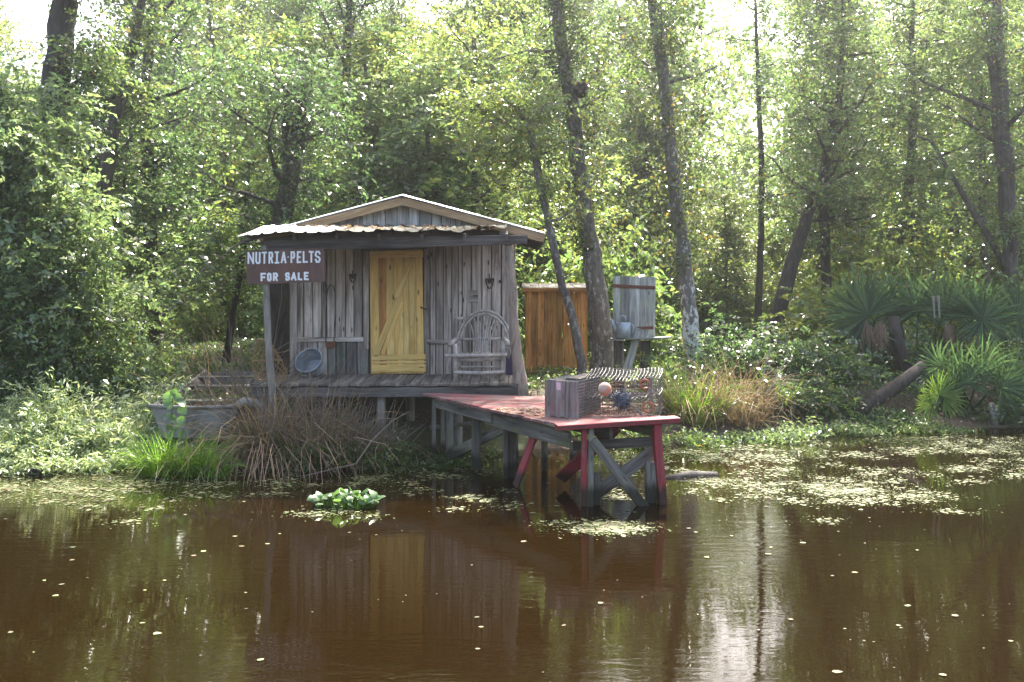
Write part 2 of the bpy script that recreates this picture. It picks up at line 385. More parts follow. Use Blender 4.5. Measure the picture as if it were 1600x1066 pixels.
# wall behind the boards, side walls, back wall
bk = MB(); th = .02
bk.hexa([H(.02, -.02, ZF - .1), H(UW - .02, -.02, ZF - .1), H(UW - .02, -.05, ZF - .1), H(.02, -.05, ZF - .1)],
        [H(.02, -.02, 3.5), H(UW - .02, -.02, 3.5), H(UW - .02, -.05, 3.5), H(.02, -.05, 3.5)])
bk.build('inner_wall', M['dark'], hut)
DEP = 3.0
for side, u0, nr in ((0, .0, -U), (1, UW, U)):
    k = -.03; i = 0
    while k > -DEP:
        wd = random.uniform(.17, .22); a = H(u0, k - wd / 2, ZF - .08); b = H(u0, k - wd / 2, 3.36)
        board('wall_board', a, b, wd - .006, .025, nr, M['grey'], hut, .003); k -= wd
u = .03
while u < UW:
    board('wall_board', H(u + .1, -DEP, ZF - .08), H(u + .1, -DEP, 3.9 - abs(u + .1 - UW / 2) * .27), .19, .025, -NF, M['grey'], hut, .003); u += .2
# gable
zb = F(628, 354, .0).z
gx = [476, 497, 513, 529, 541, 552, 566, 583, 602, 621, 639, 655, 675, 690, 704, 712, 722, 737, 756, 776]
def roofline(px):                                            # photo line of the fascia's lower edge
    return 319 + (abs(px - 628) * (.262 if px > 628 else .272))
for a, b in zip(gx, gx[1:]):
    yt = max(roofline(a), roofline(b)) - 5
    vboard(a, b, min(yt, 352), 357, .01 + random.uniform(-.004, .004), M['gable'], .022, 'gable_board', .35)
bkg = MB(); q = [F(462, 358, -.02), F(794, 358, -.02), F(628, 313, -.02)]
bkg.add(q + [v_ - NF * .03 for v_ in q], [(0, 1, 2), (5, 4, 3), (0, 3, 4, 1), (1, 4, 5, 2), (2, 5, 3, 0)]); bkg.build('gable_backing', M['dark'], hut)
# roof: two slopes of ribbed sheets running from ridge to eave
ridge = F(628, 306, .22); eR = F(851, 364.5, .22); eL = H((ridge - P0).dot(U) * 2 - (eR - P0).dot(U), .22, eR.z)
def roof_sheet(ea, mat, k0, k1, nm='roof_sheet'):
    mb = MB(); vs = []; n_ = 13
    for j in range(n_):
        t = j / (n_ - 1); kk = k0 + (k1 - k0) * t; rib = .022 if j % 3 == 1 else 0
        for e, zo in ((ridge, .012), (ea, 0)):
            for up in (.0, -.012):
                vs.append(Vector((e.x, e.y, e.z + zo + rib + up)) + NF * (kk - .22))
    fs = []
    for j in range(n_ - 1):
        a = j * 4; b = a + 4
        fs += [(a, b, b + 2, a + 2), (a + 1, a + 3, b + 3, b + 1), (a, a + 1, b + 1, b), (a + 2, b + 2, b + 3, a + 3)]
    fs += [(0, 2, 3, 1), ((n_ - 1) * 4, (n_ - 1) * 4 + 1, (n_ - 1) * 4 + 3, (n_ - 1) * 4 + 2)]
    mb.add(vs, fs); return mb.build(nm, mat, hut)
for ea in (eR, eL):
    k = .22
    for j in range(4):
        roof_sheet(ea, M['tin'] if j % 2 == 0 else M['tinmoss_shade'], k, k - .86 - .004); k -= .87
for e, nm in ((eR, 1), (eL, -1)):                             # raking fascia boards and rafters under the eaves
    a = ridge - UP * .085 - NF * .02; b = e - UP * .085 - NF * .02
    bb = board('fascia_board', a - U * .0, b, .13, .03, NF, M['tan'], hut, .003)
    for kk in (-.5, -1.2, -1.9, -2.6):
        board('rafter', a + NF * kk - UP * .02, b + NF * kk - UP * .02, .10, .045, NF, M['dark'], hut, .003)
    board('eave_board', e - UP * .10 - U * nm * .03 + NF * -.06, e - UP * .10 - U * nm * .03 - NF * 3.2, .15, .025, U * nm, M['dark'], hut, .003)
# awning: ribbed tin sheets, torn and buckled
KA = 1.55
au = [-.42, .26, .92, 1.56, 2.2, 2.82, 3.46]
for i, (a, b) in enumerate(zip(au, au[1:])):
    mb = MB(); nu, nv = 19, 6; vs = []
    rnd = random.Random(40 + i); dz0 = [0, .0, .015, .02, .01, .035][i]; tw = [0, .01, .015, .02, .05, .16][i]; buck = [.012, .01, .02, .03, .04, .05][i]
    for j in range(nv):
        t = j / (nv - 1)
        for q in range(nu):
            s = q / (nu - 1); uu = a + (b - a + .04) * s
            kf = KA - [0, 0, .03, .05, .10, .22][i] - (s * .25 if i == 5 else 0) + .02 * math.sin(9 * uu)
            kk = .035 + (kf - .035) * t
            rib = .03 * max(0, 1 - abs(((uu + 5) % .21) - .105) / .035)
            z = 3.545 + (3.345 - 3.545) * t + dz0 * t + tw * t * s * .5 + rib + buck * math.sin(uu * 7.3 + t * 5 + i) * t * .7
            if i == 0: z -= .07 * (1 - s) ** 2 * t
            vs.append(H(uu, kk, z))
    vs += [v_ - UP * .004 for v_ in vs]; o_ = nu * nv
    fs = []
    for j in range(nv - 1):
        for q in range(nu - 1):
            c0 = j * nu + q; fs.append((c0, c0 + nu, c0 + nu + 1, c0 + 1)); fs.append((o_ + c0, o_ + c0 + 1, o_ + c0 + nu + 1, o_ + c0 + nu))
    mb.add(vs, fs).build('awning_sheet', M['tin'] if i < 2 else M['tinmoss_shade'], hut)  # right sheets are mossy, their colour darkened further for the tree shade there
# porch: beam, rafters, posts, floor
zbl, zbr = F(412, 393, 1.25), F(824, 381.5, 1.25)
tl, tr_ = F(412, 371, 1.25), F(824, 367.5, 1.25)
board('porch_beam', (zbl + tl) / 2, (zbr + tr_) / 2, (tl - zbl).z, .06, NF, M['dark'], hut, .004, (tr_ - zbr).z)
for uu in np.linspace(-.25, 3.5, 7):
    board('awning_rafter', H(uu, .05, 3.44), H(uu, 1.42, 3.285), .09, .04, U, M['dark'], hut)
board('wall_header', H(.0, .04, 3.30), H(UW, .04, 3.40), .17, .04, NF, M['dark'], hut)
board('beam_block', F(786, 362, 1.22), F(786, 370, 1.22), .10, .10, NF, M['deck'], hut)
mb = MB(); pts = [F(413 + dx, y, 1.33) for dx, y in ((-1, 384), (2, 430), (4, 480), (6, 530), (9, 575), (13, 620), (17, 652))]
mb.tube(pts, [.045, .048, .05, .052, .055, .055, .06], 10, wob=.12).build('porch_post', M['post'], hut, True)
mb = MB(); pts = [F(x, y, 1.18) for x, y in ((794, 369), (796, 400), (798, 430), (801, 455), (802, 490), (804, 520), (808, 560), (812, 590), (814, 625))]
mb.tube(pts, [.06, .068, .064, .074, .066, .078, .085, .105, .125], 10, wob=.16).build('porch_post', M['log'], hut, True)['label'] = 'knobbly bare log post with flared foot'
board('porch_post', F(803.5, 610, 1.12), F(802.5, 383, 1.12), .05, .04, NF, M['post'], hut)
KP = 1.32
nb = 27; ue = np.linspace(-.30, UW + .06, nb + 1)
for i in range(nb):
    uc = (ue[i] + ue[i + 1]) / 2; dz = random.uniform(-.006, .006)
    board('deck_plank', H(uc, .02, ZF - .02 + dz), H(uc, KP + random.uniform(-.02, .02), ZF - .05 + dz), ue[i + 1] - ue[i] - .008, .035, UP, M['deck'], hut, .003)
board('deck_rim', H(-.29, KP - .05, ZF - .16), H(UW + .06, KP - .05, ZF - .155), .15, .045, NF, M['dark'], hut)
for kk in (.9, .3, -1, -2.2):
    board('floor_joist', H(-.25, kk, ZF - .16), H(UW + .04, kk, ZF - .16), .14, .05, NF, M['dark'], hut)
fl = MB(); fl.hexa([H(.0, -DEP, ZF - .11), H(UW, -DEP, ZF - .11), H(UW, .01, ZF - .11), H(0, .01, ZF - .11)],
                   [H(.0, -DEP, ZF - .06), H(UW, -DEP, ZF - .06), H(UW, .01, ZF - .06), H(0, .01, ZF - .06)]); fl.build('inner_floor', M['dark'], hut)
for uu, kk, r in ((-.15, 1.15, .07), (1.6, 1.15, .075), (2.75, .95, .07), (3.55, 1.1, .08), (.1, -.3, .08), (1.9, -.3, .08), (3.6, -.3, .08), (.1, -2.9, .08), (3.6, -2.9, .08)):
    q = H(uu, kk, 0); MB().tube([(q.x, q.y, float(ground_h(q.x, q.y)) - .3), (q.x + .02, q.y, ZF - .24)], [r, r * .9], 9, wob=.1).build('pile', M['post'], hut, True)
# door: seven pine boards, rails, two-piece diagonal brace
dq = [F(577.5, 392, .03), F(659.5, 389.5, .03), F(663, 584, .03), F(579.5, 585, .03)]
db = MB(); db.add([v_ - NF * .01 for v_ in dq] + [v_ - NF * .025 for v_ in dq], [(3, 2, 1, 0), (4, 5, 6, 7), (0, 1, 5, 4), (1, 2, 6, 5), (2, 3, 7, 6), (3, 0, 4, 7)])
door = db.build('door', M['door'], hut)
def dpt(s, t, k=0):  # s across, t from top
    return (dq[0].lerp(dq[1], s)).lerp(dq[3].lerp(dq[2], s), t) + NF * k
ds = [0, .17, .30, .46, .62, .735, .87, 1.0]
for i, (a, b) in enumerate(zip(ds, ds[1:])):
    c0 = (a + b) / 2
    board('door_board', dpt(c0, .995, .004), dpt(c0, .005, .004), (dpt(b, .5) - dpt(a, .5)).length - .004, .02, NF, M['doorred'] if i == 1 else M['door'], door, .0015)
board('door_rail', dpt(.0, .035, .024), dpt(1.02, .035, .024), .11, .02, NF, M['door'], door, .002)
board('door_rail', dpt(.02, .865, .024), dpt(1.03, .865, .024), .085, .02, NF, M['door'], door, .002)
board('door_rail', dpt(.02, .955, .024), dpt(1.03, .955, .024), .12, .02, NF, M['door'], door, .002)
board('door_slat', dpt(.02, .905, .02), dpt(1.03, .905, .02), .035, .014, NF, M['door'], door, .002)
board('door_brace', dpt(.10, .84, .024), dpt(.56, .37, .024), .105, .02, NF, M['door'], door, .002, .09)
board('door_brace', dpt(.50, .385, .024), dpt(.83, .075, .024), .10, .02, NF, M['door'], door, .002, .045)
board('door_brace', dpt(.22, .84, .022), dpt(.60, .42, .022), .06, .016, NF, M['door'], door, .002)

# sign
SG = 1.40
sq = [F(384.5, 391.5, SG), F(506.5, 388.5, SG), F(507.5, 440.5, SG), F(385.5, 444.5, SG)]
sign = thing('sign', 'brown painted board sign reading NUTRIA PELTS FOR SALE in white letters', 'sign', sq[3])
sb = MB(); sb.add([v_ for v_ in sq] + [v_ - NF * .025 for v_ in sq], [(3, 2, 1, 0), (4, 5, 6, 7), (0, 1, 5, 4), (1, 2, 6, 5), (2, 3, 7, 6), (3, 0, 4, 7)])
sb.build('sign_board', M['sign'], sign)
GL = {'N': [[(0, 0), (0, 1)], [(0, 1), (1, 0)], [(1, 0), (1, 1)]], 'U': [[(0, 1), (0, .15), (.25, 0), (.75, 0), (1, .15), (1, 1)]], 'T': [[(0, 1), (1, 1)], [(.5, 1), (.5, 0)]],
      'R': [[(0, 0), (0, 1), (.75, 1), (1, .85), (1, .62), (.75, .48), (0, .48)], [(.5, .48), (1, 0)]], 'I': [[(.1, 1), (.9, 1)], [(.5, 1), (.5, 0)], [(.0, 0), (1, 0)]],
      'A': [[(0, 0), (.5, 1)], [(.5, 1), (1, 0)], [(.2, .3), (.8, .3)]], 'P': [[(0, 0), (0, 1), (.75, 1), (1, .85), (1, .6), (.75, .45), (0, .45)]],
      'E': [[(1, 1), (0, 1), (0, 0), (1, 0)], [(0, .5), (.8, .5)]], 'L': [[(0, 1), (0, 0), (1, 0)]],
      'S': [[(1, .8), (.8, 1), (.2, 1), (0, .85), (0, .65), (.2, .54), (.8, .46), (1, .33), (1, .15), (.8, 0), (.2, 0), (0, .2)]],
      'F': [[(0, 0), (0, 1), (1, 1)], [(0, .5), (.8, .5)]], 'O': [[(.25, 0), (0, .15), (0, .85), (.25, 1), (.75, 1), (1, .85), (1, .15), (.75, 0), (.25, 0)]]}
def letter(chh, x0, x1, yt, yb, th):
    mb = MB(); k = SG + .001
    sx = F(x1 - th / 2, yb, k) - F(x0 + th / 2, yb, k); o0 = F(x0 + th / 2, yb - th / 2, k); hh = (yb - yt - th) / FPX * 14.3
    tw_ = th / FPX * 14.3; i = 0
    for pl in GL[chh]:
        P = [o0 + sx * a + UP * hh * b for a, b in pl]
        for a, b in zip(P, P[1:]):
            a = a + UP * random.uniform(-.003, .003) + U * random.uniform(-.002, .002); b = b + UP * random.uniform(-.003, .003) + U * random.uniform(-.002, .002); d = (b - a).normalized(); s = d.cross(NF).normalized() * tw_ / 2; e = d * tw_ * .42; z = NF * (.0012 + .0004 * i); i += 1
            q = [a - e - s, b + e - s, b + e + s, a - e + s]
            mb.add([v_ for v_ in q] + [v_ + z for v_ in q], [(0, 1, 2, 3), (7, 6, 5, 4), (4, 5, 1, 0), (5, 6, 2, 1), (6, 7, 3, 2), (7, 4, 0, 3)])
    mb.build('letter', M['white'], sign)
row1 = [('N', 386.7, 397), ('U', 399, 407.3), ('T', 408.8, 417.3), ('R', 419.5, 427), ('I', 428.8, 436.6), ('A', 438.8, 447.8), ('P', 454, 461.2), ('E', 463.7, 471), ('L', 473, 481), ('T', 482.2, 490.4), ('S', 492, 500.8)]
for ch_, a, b in row1: letter(ch_, a, b, 394.2 - (a - 386) / 114 * 1.9, 413 - (a - 386) / 114 * 2.6, 2.7)
row2 = [('F', 407, 415.6), ('O', 417.3, 424.3), ('R', 426.2, 434.2), ('S', 445.7, 453), ('A', 454.3, 463.6), ('L', 465.2, 472.6), ('E', 474.7, 482.6)]
for ch_, a, b in row2: letter(ch_, a, b, 426.8 - (a - 407) / 75 * 1.6, 439.8 - (a - 407) / 75 * 2.2, 2.9)
mb = MB(); q0 = F(450.3, 401.8, SG + .002); mb.ball(q0, .012, 8, 5); mb.build('dot', M['white'], sign)

# ---- things hanging on the shack wall
def wire_thing(name, label, cat, paths, mat, base, parts=()):
    t = thing(name, label, cat, base)
    for nm, pts, r in paths: MB().tube(pts, r, 6).build(nm, mat, t)
    return t
t = thing('snare', 'long thin wire loop snare hanging over the wall rail left of the door', 'snare', F(517, 540, .06))
MB().tube([F(x, y, .06) for x, y in ((509, 534), (509, 500), (510, 470), (512, 452), (516, 445), (521, 447), (524, 460), (524, 490), (522, 515), (522, 534))], .008, 6).build('loop', M['iron'], t)
MB().hexa([F(x, y, k) for x, y, k in ((508.5, 543, .03), (524, 543, .03), (524, 543, .001), (508.5, 543, .001))][:0] or [F(508.5, 543, .09), F(524, 543, .09), F(524, 543, .045), F(508.5, 543, .045)],
          [F(508.5, 534, .09), F(524, 534, .09), F(524, 534, .045), F(508.5, 534, .045)]).build('pan', M['rust'], t)
t = thing('hook', 'small black iron double hook on the wall beside the sign', 'hook', F(508, 458, .04))
MB().tube([F(x, y, .05) for x, y in ((507, 434), (505, 447), (506, 455), (509, 458), (511, 452), (508, 444), (507, 434))], .009, 6).build('hook_bend', M['iron'], t)
def leg_trap(cx, cy, label, mat, s=1):
    t = thing('leg_trap', label, 'trap', F(cx, cy, .03), 'small iron traps nailed to the shack wall')
    board('trap_bar', F(cx - 7 * s, cy, .045), F(cx + 7 * s, cy - .5, .045), .035, .02, NF, mat, t, .001)
    MB().tube([F(cx + x * s, cy + y * s, .05) for x, y in ((-6, 1), (-5, 7), (-2, 13), (1, 14), (4, 10), (6, 1))], .011, 6).build('jaw', mat, t)
    MB().tube([F(cx, cy - 9 * s, .035), F(cx, cy, .04)], .008, 6).build('chain', mat, t)
    MB().ball(F(cx, cy + 3, .05), .03, 8, 5, (1, .3, 1)).build('trigger', mat, t)
leg_trap(765, 437, 'small black leg trap with hanging jaw near the right end of the wall', M['iron'])
leg_trap(551, 430, 'small dark leg trap on the boards just left of the yellow door', M['iron'], .8)
MB().ball(F(782, 440, .05), .03, 8, 6).build('peg', M['iron'])
meta(bpy.data.objects['peg'], 'round dark peg sticking out right of the hanging trap', 'peg')
t = MB().tube([F(657, 480, .05), F(667, 484, .07)], .014, 6).build('latch', M['rust']); meta(t, 'rusty bar latch at the right edge of the yellow door', 'latch')

# ---- bent willow chair
cx_u = (F(750, 590, .65) - P0).dot(U)
chair = thing('willow_chair', 'grey bent willow armchair with fan back on the porch', 'chair', H(cx_u, .65, ZF))
ZC = ZF - .02
def C(x, k, z): return H(cx_u + x, .65 + k, ZC + z)
def st(nm, pts, r, n_=7): return MB().tube(pts, r, n_, wob=.15).build(nm, M['willow'], chair, True)
for s in (-1, 1):
    st('leg', [C(s * .36, .30, -.015), C(s * .36, .30, .32), C(s * .37, .30, .56)], [.034, .036, .03])
    st('leg', [C(s * .34, -.28, -.01), C(s * .34, -.30, .40), C(s * .35, -.30, .62)], [.03, .03, .026])
    st('armrest', [C(s * .44, .36, .55), C(s * .40, .0, .59), C(s * .36, -.3, .62)], [.042, .036, .03])
    st('side_rail', [C(s * .36, .34, .36), C(s * .35, -.3, .36)], .024)
    st('side_rail', [C(s * .36, .3, .14), C(s * .35, -.3, .14)], .02)
st('seat_rail', [C(-.52, .33, .385), C(0, .34, .38), C(.42, .33, .385)], [.026, .03, .026])
st('seat_rail', [C(-.36, .28, .31), C(.36, .28, .315)], .022)
st('stretcher', [C(-.38, .33, .13), C(0, .335, .115), (C(.38, .33, .135))], [.028, .03, .026])
st('stretcher', [C(-.36, -.3, .16), C(.36, -.3, .16)], .02)
st('back_rail', [C(-.38, -.30, .60), C(.38, -.30, .605)], .022)
st('back_rail', [C(-.36, -.28, .36), C(.42, -.28, .37)], .02)
def arch(rx, rz, zc, k0, r, nm='back_hoop', n_=17):
    st(nm, [C(.06 + rx * math.cos(a), k0 - .10 * max(0, math.sin(a)), zc + rz * math.sin(a)) for a in np.linspace(-.45, math.pi + .45, n_)], r)
arch(.42, .52, .53, -.32, .022); arch(.38, .47, .53, -.29, .017)
st('bent_stub', [C(-.42, -.3, .96), C(-.33, -.31, .92), C(-.25, -.32, .95)], [.018, .03, .02])
for i in range(9):
    f = (i - 4) / 4; xb = .03 + f * .13; xt = .07 + f * (.27 if i in (0, 8) else .24); zt = .53 + .50 * math.sqrt(max(0, 1 - ((xt - .06) / .42) ** 2))
    pts = [C(xb + f * .04 * -1 - .06 * (1 if f < 0 else 0), .10, .395), C(xb, -.10, .42), C(xb, -.22, .60), C((xb * .6 + xt * .4), -.30, .80), C(xt, -.42, zt)]
    st('back_stick', pts, .0085, 5)
for i in range(8):
    x = -.28 + i * .08; st('seat_stick', [C(x, .32, .405), C(x, -.26, .385)], .012, 5)

# ---- galvanised tub, wire basket, dark crate by the corner
t = thing('washtub', 'galvanised round washtub tipped on its side on the porch', 'tub', H(.42, .55, ZF))
axis = (NF * .80 + UP * .60 + U * -.22).normalized(); cB = H(.41, .45, ZF + .23) ; x_ = axis.cross(UP).normalized(); y_ = x_.cross(axis)
def ring(c, r, n_=24): return [c + x_ * math.cos(a) * r + y_ * math.sin(a) * r for a in np.linspace(0, 2 * math.pi, n_, endpoint=False)]
mb = MB(); prof = [(-.24, .0), (-.24, .20), (-.18, .213), (-.175, .222), (-.165, .216), (-.09, .232), (-.085, .241), (-.075, .235), (.0, .25), (.06, .258), (.06, .248), (.0, .24), (-.22, .19), (-.225, .0)]
vs = []; n_ = 24
for h_, r_ in prof: vs += ring(cB + axis * h_ * .85, max(r_ * .85, .002), n_)
mb.add(vs, [(i * n_ + k, i * n_ + (k + 1) % n_, (i + 1) * n_ + (k + 1) % n_, (i + 1) * n_ + k) for i in range(len(prof) - 1) for k in range(n_)]); mb.build('tub_wall', M['zinc'], t)
rg = ring(cB + axis * .051, .219, 24); MB().tube(rg + rg[:2], .009, 6, False).build('rim', M['zinc'], t, True)
hb = cB + axis * .015 - y_ * .215; MB().tube([hb - x_ * .06, hb - x_ * .05 - y_ * .05, hb + x_ * .05 - y_ * .05, hb + x_ * .06], .008, 6).build('handle', M['wire'], t)
t = thing('wire_basket', 'rusty chicken wire fish basket leaning at the left porch end', 'fish trap', H(-.02, .95, ZF))
mb = MB(); bc = H(-.05, 1.0, ZF); ax = (UP * .95 - U * .22).normalized(); bx_ = U; by_ = NF
def bp(a, h): r_ = .25 - .13 * (h / .62) ** 1.5 + .02 * math.sin(h * 9 + a * 2); return bc + ax * h + (bx_ * math.cos(a) + by_ * .8 * math.sin(a)) * r_
nr, nc = 9, 13
for j in range(nr):
    for i in range(nc):
        a0 = (i + .5 * (j % 2)) * 2 * math.pi / nc; da = math.pi / nc; h0 = .62 * j / nr; h1 = .62 * (j + 1) / nr
        mb.tube([bp(a0, h0), bp(a0 + da, h1)], .0045, 3, False); mb.tube([bp(a0, h0), bp(a0 - da, h1)], .0045, 3, False)
mb.build('wire_netting', M['netwire'], t)['kind'] = 'stuff'
for h_ in (0.01, .3, .62):
    mb = MB(); pts = [bp(a, h_) for a in np.linspace(0, 2 * math.pi, 19)]; mb.tube(pts, .009, 6, False); mb.build('hoop', M['netwire'], t)
MB().tube([bp(3.4, .42) + NF * .12, bp(.3, .64) + NF * .14], .011, 6).build('stick', M['straw_gold'], t)
t = MB().hexa([H(UW - .13, .06, ZF - .01), H(UW + .0, .06, ZF - .01), H(UW + .0, .035, ZF - .01), H(UW - .13, .035, ZF - .01)],
              [H(UW - .13, .06, ZF + .42), H(UW + .0, .06, ZF + .42), H(UW + .0, .035, ZF + .42), H(UW - .13, .035, ZF + .42)]).build('purple_panel', M['purple'])
meta(t, 'narrow dark purple panel standing at the foot of the wall corner', 'panel')

# ------------------------------------------------------------------ dock
BL, FL, FR, BR = Vector((-1.344, 14.3, .955)), Vector((.636, 10.97, .92)), Vector((1.926, 11.2, .972)), Vector((.62, 13.75, .955))
dock = thing('dock', 'crooked plank dock with worn red paint on posts over the water', 'dock', (.3, 12.6, 0))
npk = 17; side_dir0 = (FL - BL).normalized()
def dp(s, t, z=0): q = BL.lerp(FL, t).lerp(BR.lerp(FR, t), s); return Vector((q.x, q.y, q.z + z))
def plank4(nm, a0, b0, b1, a1, th, mat, parent, jz=.004):
    """plank with its own four top corners (a = one end, b = other end), grain along its length"""
    m0 = (a0 + a1) / 2; m1 = (b0 + b1) / 2; z = (m1 - m0).normalized(); y = (UP - z * z.z).normalized(); x = y.cross(z); ctr = (m0 + m1) / 2
    Mx = Matrix((x, y, z)).transposed().to_4x4(); Mx.translation = ctr; Iv = Mx.inverted(); vs = []
    for t in (0, .33, .67, 1):
        q0 = Iv @ a0.lerp(b0, t); q1 = Iv @ a1.lerp(b1, t); dz = random.uniform(-jz, jz); dx = random.uniform(-jz, jz) * .7; ins = (q1 - q0) * .06
        vs += [q0 + Vector((dx, dz - .005, 0)), q0 + ins + Vector((dx, dz, 0)), q1 - ins + Vector((dx, dz, 0)), q1 + Vector((dx, dz - .005, 0)), q1 + Vector((dx, dz - th, 0)), q0 + Vector((dx, dz - th, 0))]
    fs = [(i * 6 + k, i * 6 + (k + 1) % 6, i * 6 + 6 + (k + 1) % 6, i * 6 + 6 + k) for i in range(3) for k in range(6)] + [(5, 4, 3, 2, 1, 0), (18, 19, 20, 21, 22, 23)]
    me = bpy.data.meshes.new(nm); me.from_pydata(vs, [], fs); me.materials.append(mat); me.validate()
    o = bpy.data.objects.new(nm, me); COL.objects.link(o); o.parent = parent; Mx.translation = ctr - org(parent); o.matrix_basis = Mx; return o
for i in range(npk):
    t0, t1 = i / npk, (i + 1) / npk; tm = (t0 + t1) / 2; e = random.uniform(-.02, .02)
    lw = (dp(0, t1) - dp(0, t0)).length * .93; rw = (dp(1, t1) - dp(1, t0)).length * .93
    if i < npk - 1:
        pm = M['dockred']
        g_ = .006; plank4('plank', dp(-.02 + e, t0, .02), dp(1.02 + e, t0, .02), dp(1.02 + e, t1, .02) - side_dir0 * g_, dp(-.02 + e, t1, .02) - side_dir0 * g_, .035, pm, dock)
fb = board('plank', dp(-.06, .975, .004), dp(1.04, .975, .006), .22, .06, UP, M['red'], dock, .003); fb['label'] = 'thick front plank with fresh red edge'
front_dir = (FR - FL).normalized(); side_dir = (FL - BL).normalized(); FN = front_dir.cross(UP).normalized()
if FN.y > 0: FN = -FN
SN = Vector((side_dir.y, -side_dir.x, 0)).normalized()
if SN.x > 0: SN = -SN
board('stringer', dp(.10, .02, -.105), dp(.06, .5, -.11), .16, .05, SN, M['dockgrey'], dock)
board('stringer', dp(.06, .44, -.135) - SN * .03, dp(.05, .97, -.16) - SN * .03, .19, .05, SN, M['dockgrey'], dock)
board('stringer', dp(.92, .02, -.12), dp(.92, .95, -.13), .16, .05, -SN, M['dockgrey'], dock)
board('stringer', dp(.5, .02, -.12), dp(.5, .93, -.13), .16, .05, SN, M['dockgrey'], dock)
def post(px, dtop, y_top, r, mat, dx=0, zb=None, w2=None, n_=NF):
    x = (px - CX) * dtop / FPX; zt = EYE - (y_top - HY) * dtop / FPX
    b = min(float(ground_h(x, dtop)), -.05) - .15 if zb is None else zb
    return board('post', (x + dx, dtop, b), (x, dtop, zt), r, r * .8, n_, mat, dock, .004)
post(678, 14.3, 624, .06, M['dockgrey']); post(692, 14.4, 640, .07, M['dockgrey']); post(703, 14.0, 641, .105, M['dockgrey'])
post(744, 13.4, 650, .12, M['dockgrey']); post(790, 12.75, 662, .07, M['dockgrey']).__setitem__('label', 'pale thin post'); post(800, 12.85, 668, .11, M['dockgrey'])
post(851, 13.3, 678, .09, M['dockgrey']); post(895, 13.6, 690, .09, M['dockgrey']); post(806, 14.0, 660, .08, M['dockgrey'])
d1 = 11.08
post(913.5, d1 + .02, 668, .07, M['red'], -.02); post(923.5, d1, 668, .06, M['dockgrey'], -.01)
post(932.5, d1 + .10, 738, .075, M['dockgrey'])['label'] = 'short mossy stub post'
d2 = 11.22
mb = MB(); q = [(1026, 660), (1027, 690), (1030, 725), (1033, 760), (1036, 806)]
vs = []
for x, y in q:
    c0 = W(x, y, d2); vs += [c0 + FN * .05 - front_dir * .045, c0 + FN * .05 + front_dir * .045, c0 - FN * .05 + front_dir * .045, c0 - FN * .05 - front_dir * .045]
mb.add(vs, [(i * 4 + k, i * 4 + (k + 1) % 4, i * 4 + 4 + (k + 1) % 4, i * 4 + 4 + k) for i in range(4) for k in range(4)] + [(0, 3, 2, 1), (16, 17, 18, 19)])
mb.build('post', M['red'], dock)['label'] = 'bowed red corner post'
post(1017, d2 + .07, 722, .125, M['dockgrey'])['label'] = 'short mossy stub post'
board('crosspiece', W(895, 697, 11.6), W(1022, 690, 11.35), .12, .04, FN, M['dockgrey'], dock)
board('brace', W(926, 688, 11.03), W(1012, 800, 11.12), .115, .035, FN, M['dockgrey'], dock)
board('brace', W(930, 772, 11.24), W(1022, 704, 11.34), .15, .035, FN, M['dockgrey'], dock)
board('brace', W(876, 748, 12.2), W(962, 668, 11.6), .16, .04, FN, M['red'], dock)
board('brace', W(838, 672, 12.1), W(806, 760, 12.2), .12, .04, SN, M['red'], dock)
board('brace', W(788, 668, 13.2), W(704, 712, 14.0), .15, .04, SN, M['dockgrey'], dock)
board('crosspiece', W(672, 668, 14.6), W(735, 662, 14.2), .06, .03, FN, M['dockgrey'], dock)
# wooden-ended wire trap
zt_ = .95
cA = Vector((.405, 11.72, zt_)); cBv = Vector((.80, 11.52, zt_)); ln = Vector((.33, .72, 0)); hC = .45
trap = thing('wood_ended_trap', 'wire live trap with upright grey wooden end boards on the dock', 'trap', cA)
en = (cBv - cA).normalized().cross(UP).normalized()
if en.y > 0: en = -en
for i, (a, b) in enumerate(((.0, .30), (.31, .60), (.61, 1.0))):
    m0 = cA.lerp(cBv, (a + b) / 2); board('end_board', m0, m0 + UP * (hC + random.uniform(-.01, .01)), (cBv - cA).length * (b - a), .025, en, M['crate'], trap)
for i, (a, b) in enumerate(((.0, .5), (.51, 1.0))):
    m0 = cA.lerp(cBv, (a + b) / 2) + ln; board('end_board', m0, m0 + UP * hC, (cBv - cA).length * (b - a), .025, en, M['crate'], trap)
mb = MB()
for o_ in (cA, cBv):
    for i in range(19): t_ = i / 18; mb.tube([o_ + ln * t_, o_ + ln * t_ + UP * hC], .0032, 4, False)
    for i in range(13): h_ = hC * i / 12; mb.tube([o_ + UP * h_, o_ + ln + UP * h_], .0032, 4, False)
for i in range(12): t_ = i / 11; q0 = cA.lerp(cBv, t_) + UP * hC; mb.tube([q0, q0 + ln], .0032, 4, False)
for i in range(12): t_ = i / 11; mb.tube([cA + ln * t_ + UP * hC, cBv + ln * t_ + UP * hC], .0032, 4, False)
mb.build('wire_mesh', M['wire'], trap)['kind'] = 'stuff'
board('top_board', cA.lerp(cBv, .75) + ln * .1 + UP * (hC + .02), cA.lerp(cBv, .72) + ln * .95 + UP * (hC + .02), .18, .02, UP, M['dark'], trap)
tg = cA.lerp(cBv, .46) + en * .016 + UP * .34
t = MB().hexa([tg - U * .04, tg + U * .035 - UP * .005, tg + U * .035 - en * .003, tg - U * .04 - en * .003], [tg - U * .045 + UP * .09, tg + U * .04 + UP * .085, tg + U * .04 + UP * .085 - en * .003, tg - U * .045 + UP * .09 - en * .003]).build('paper_tag', M['pink'], trap)
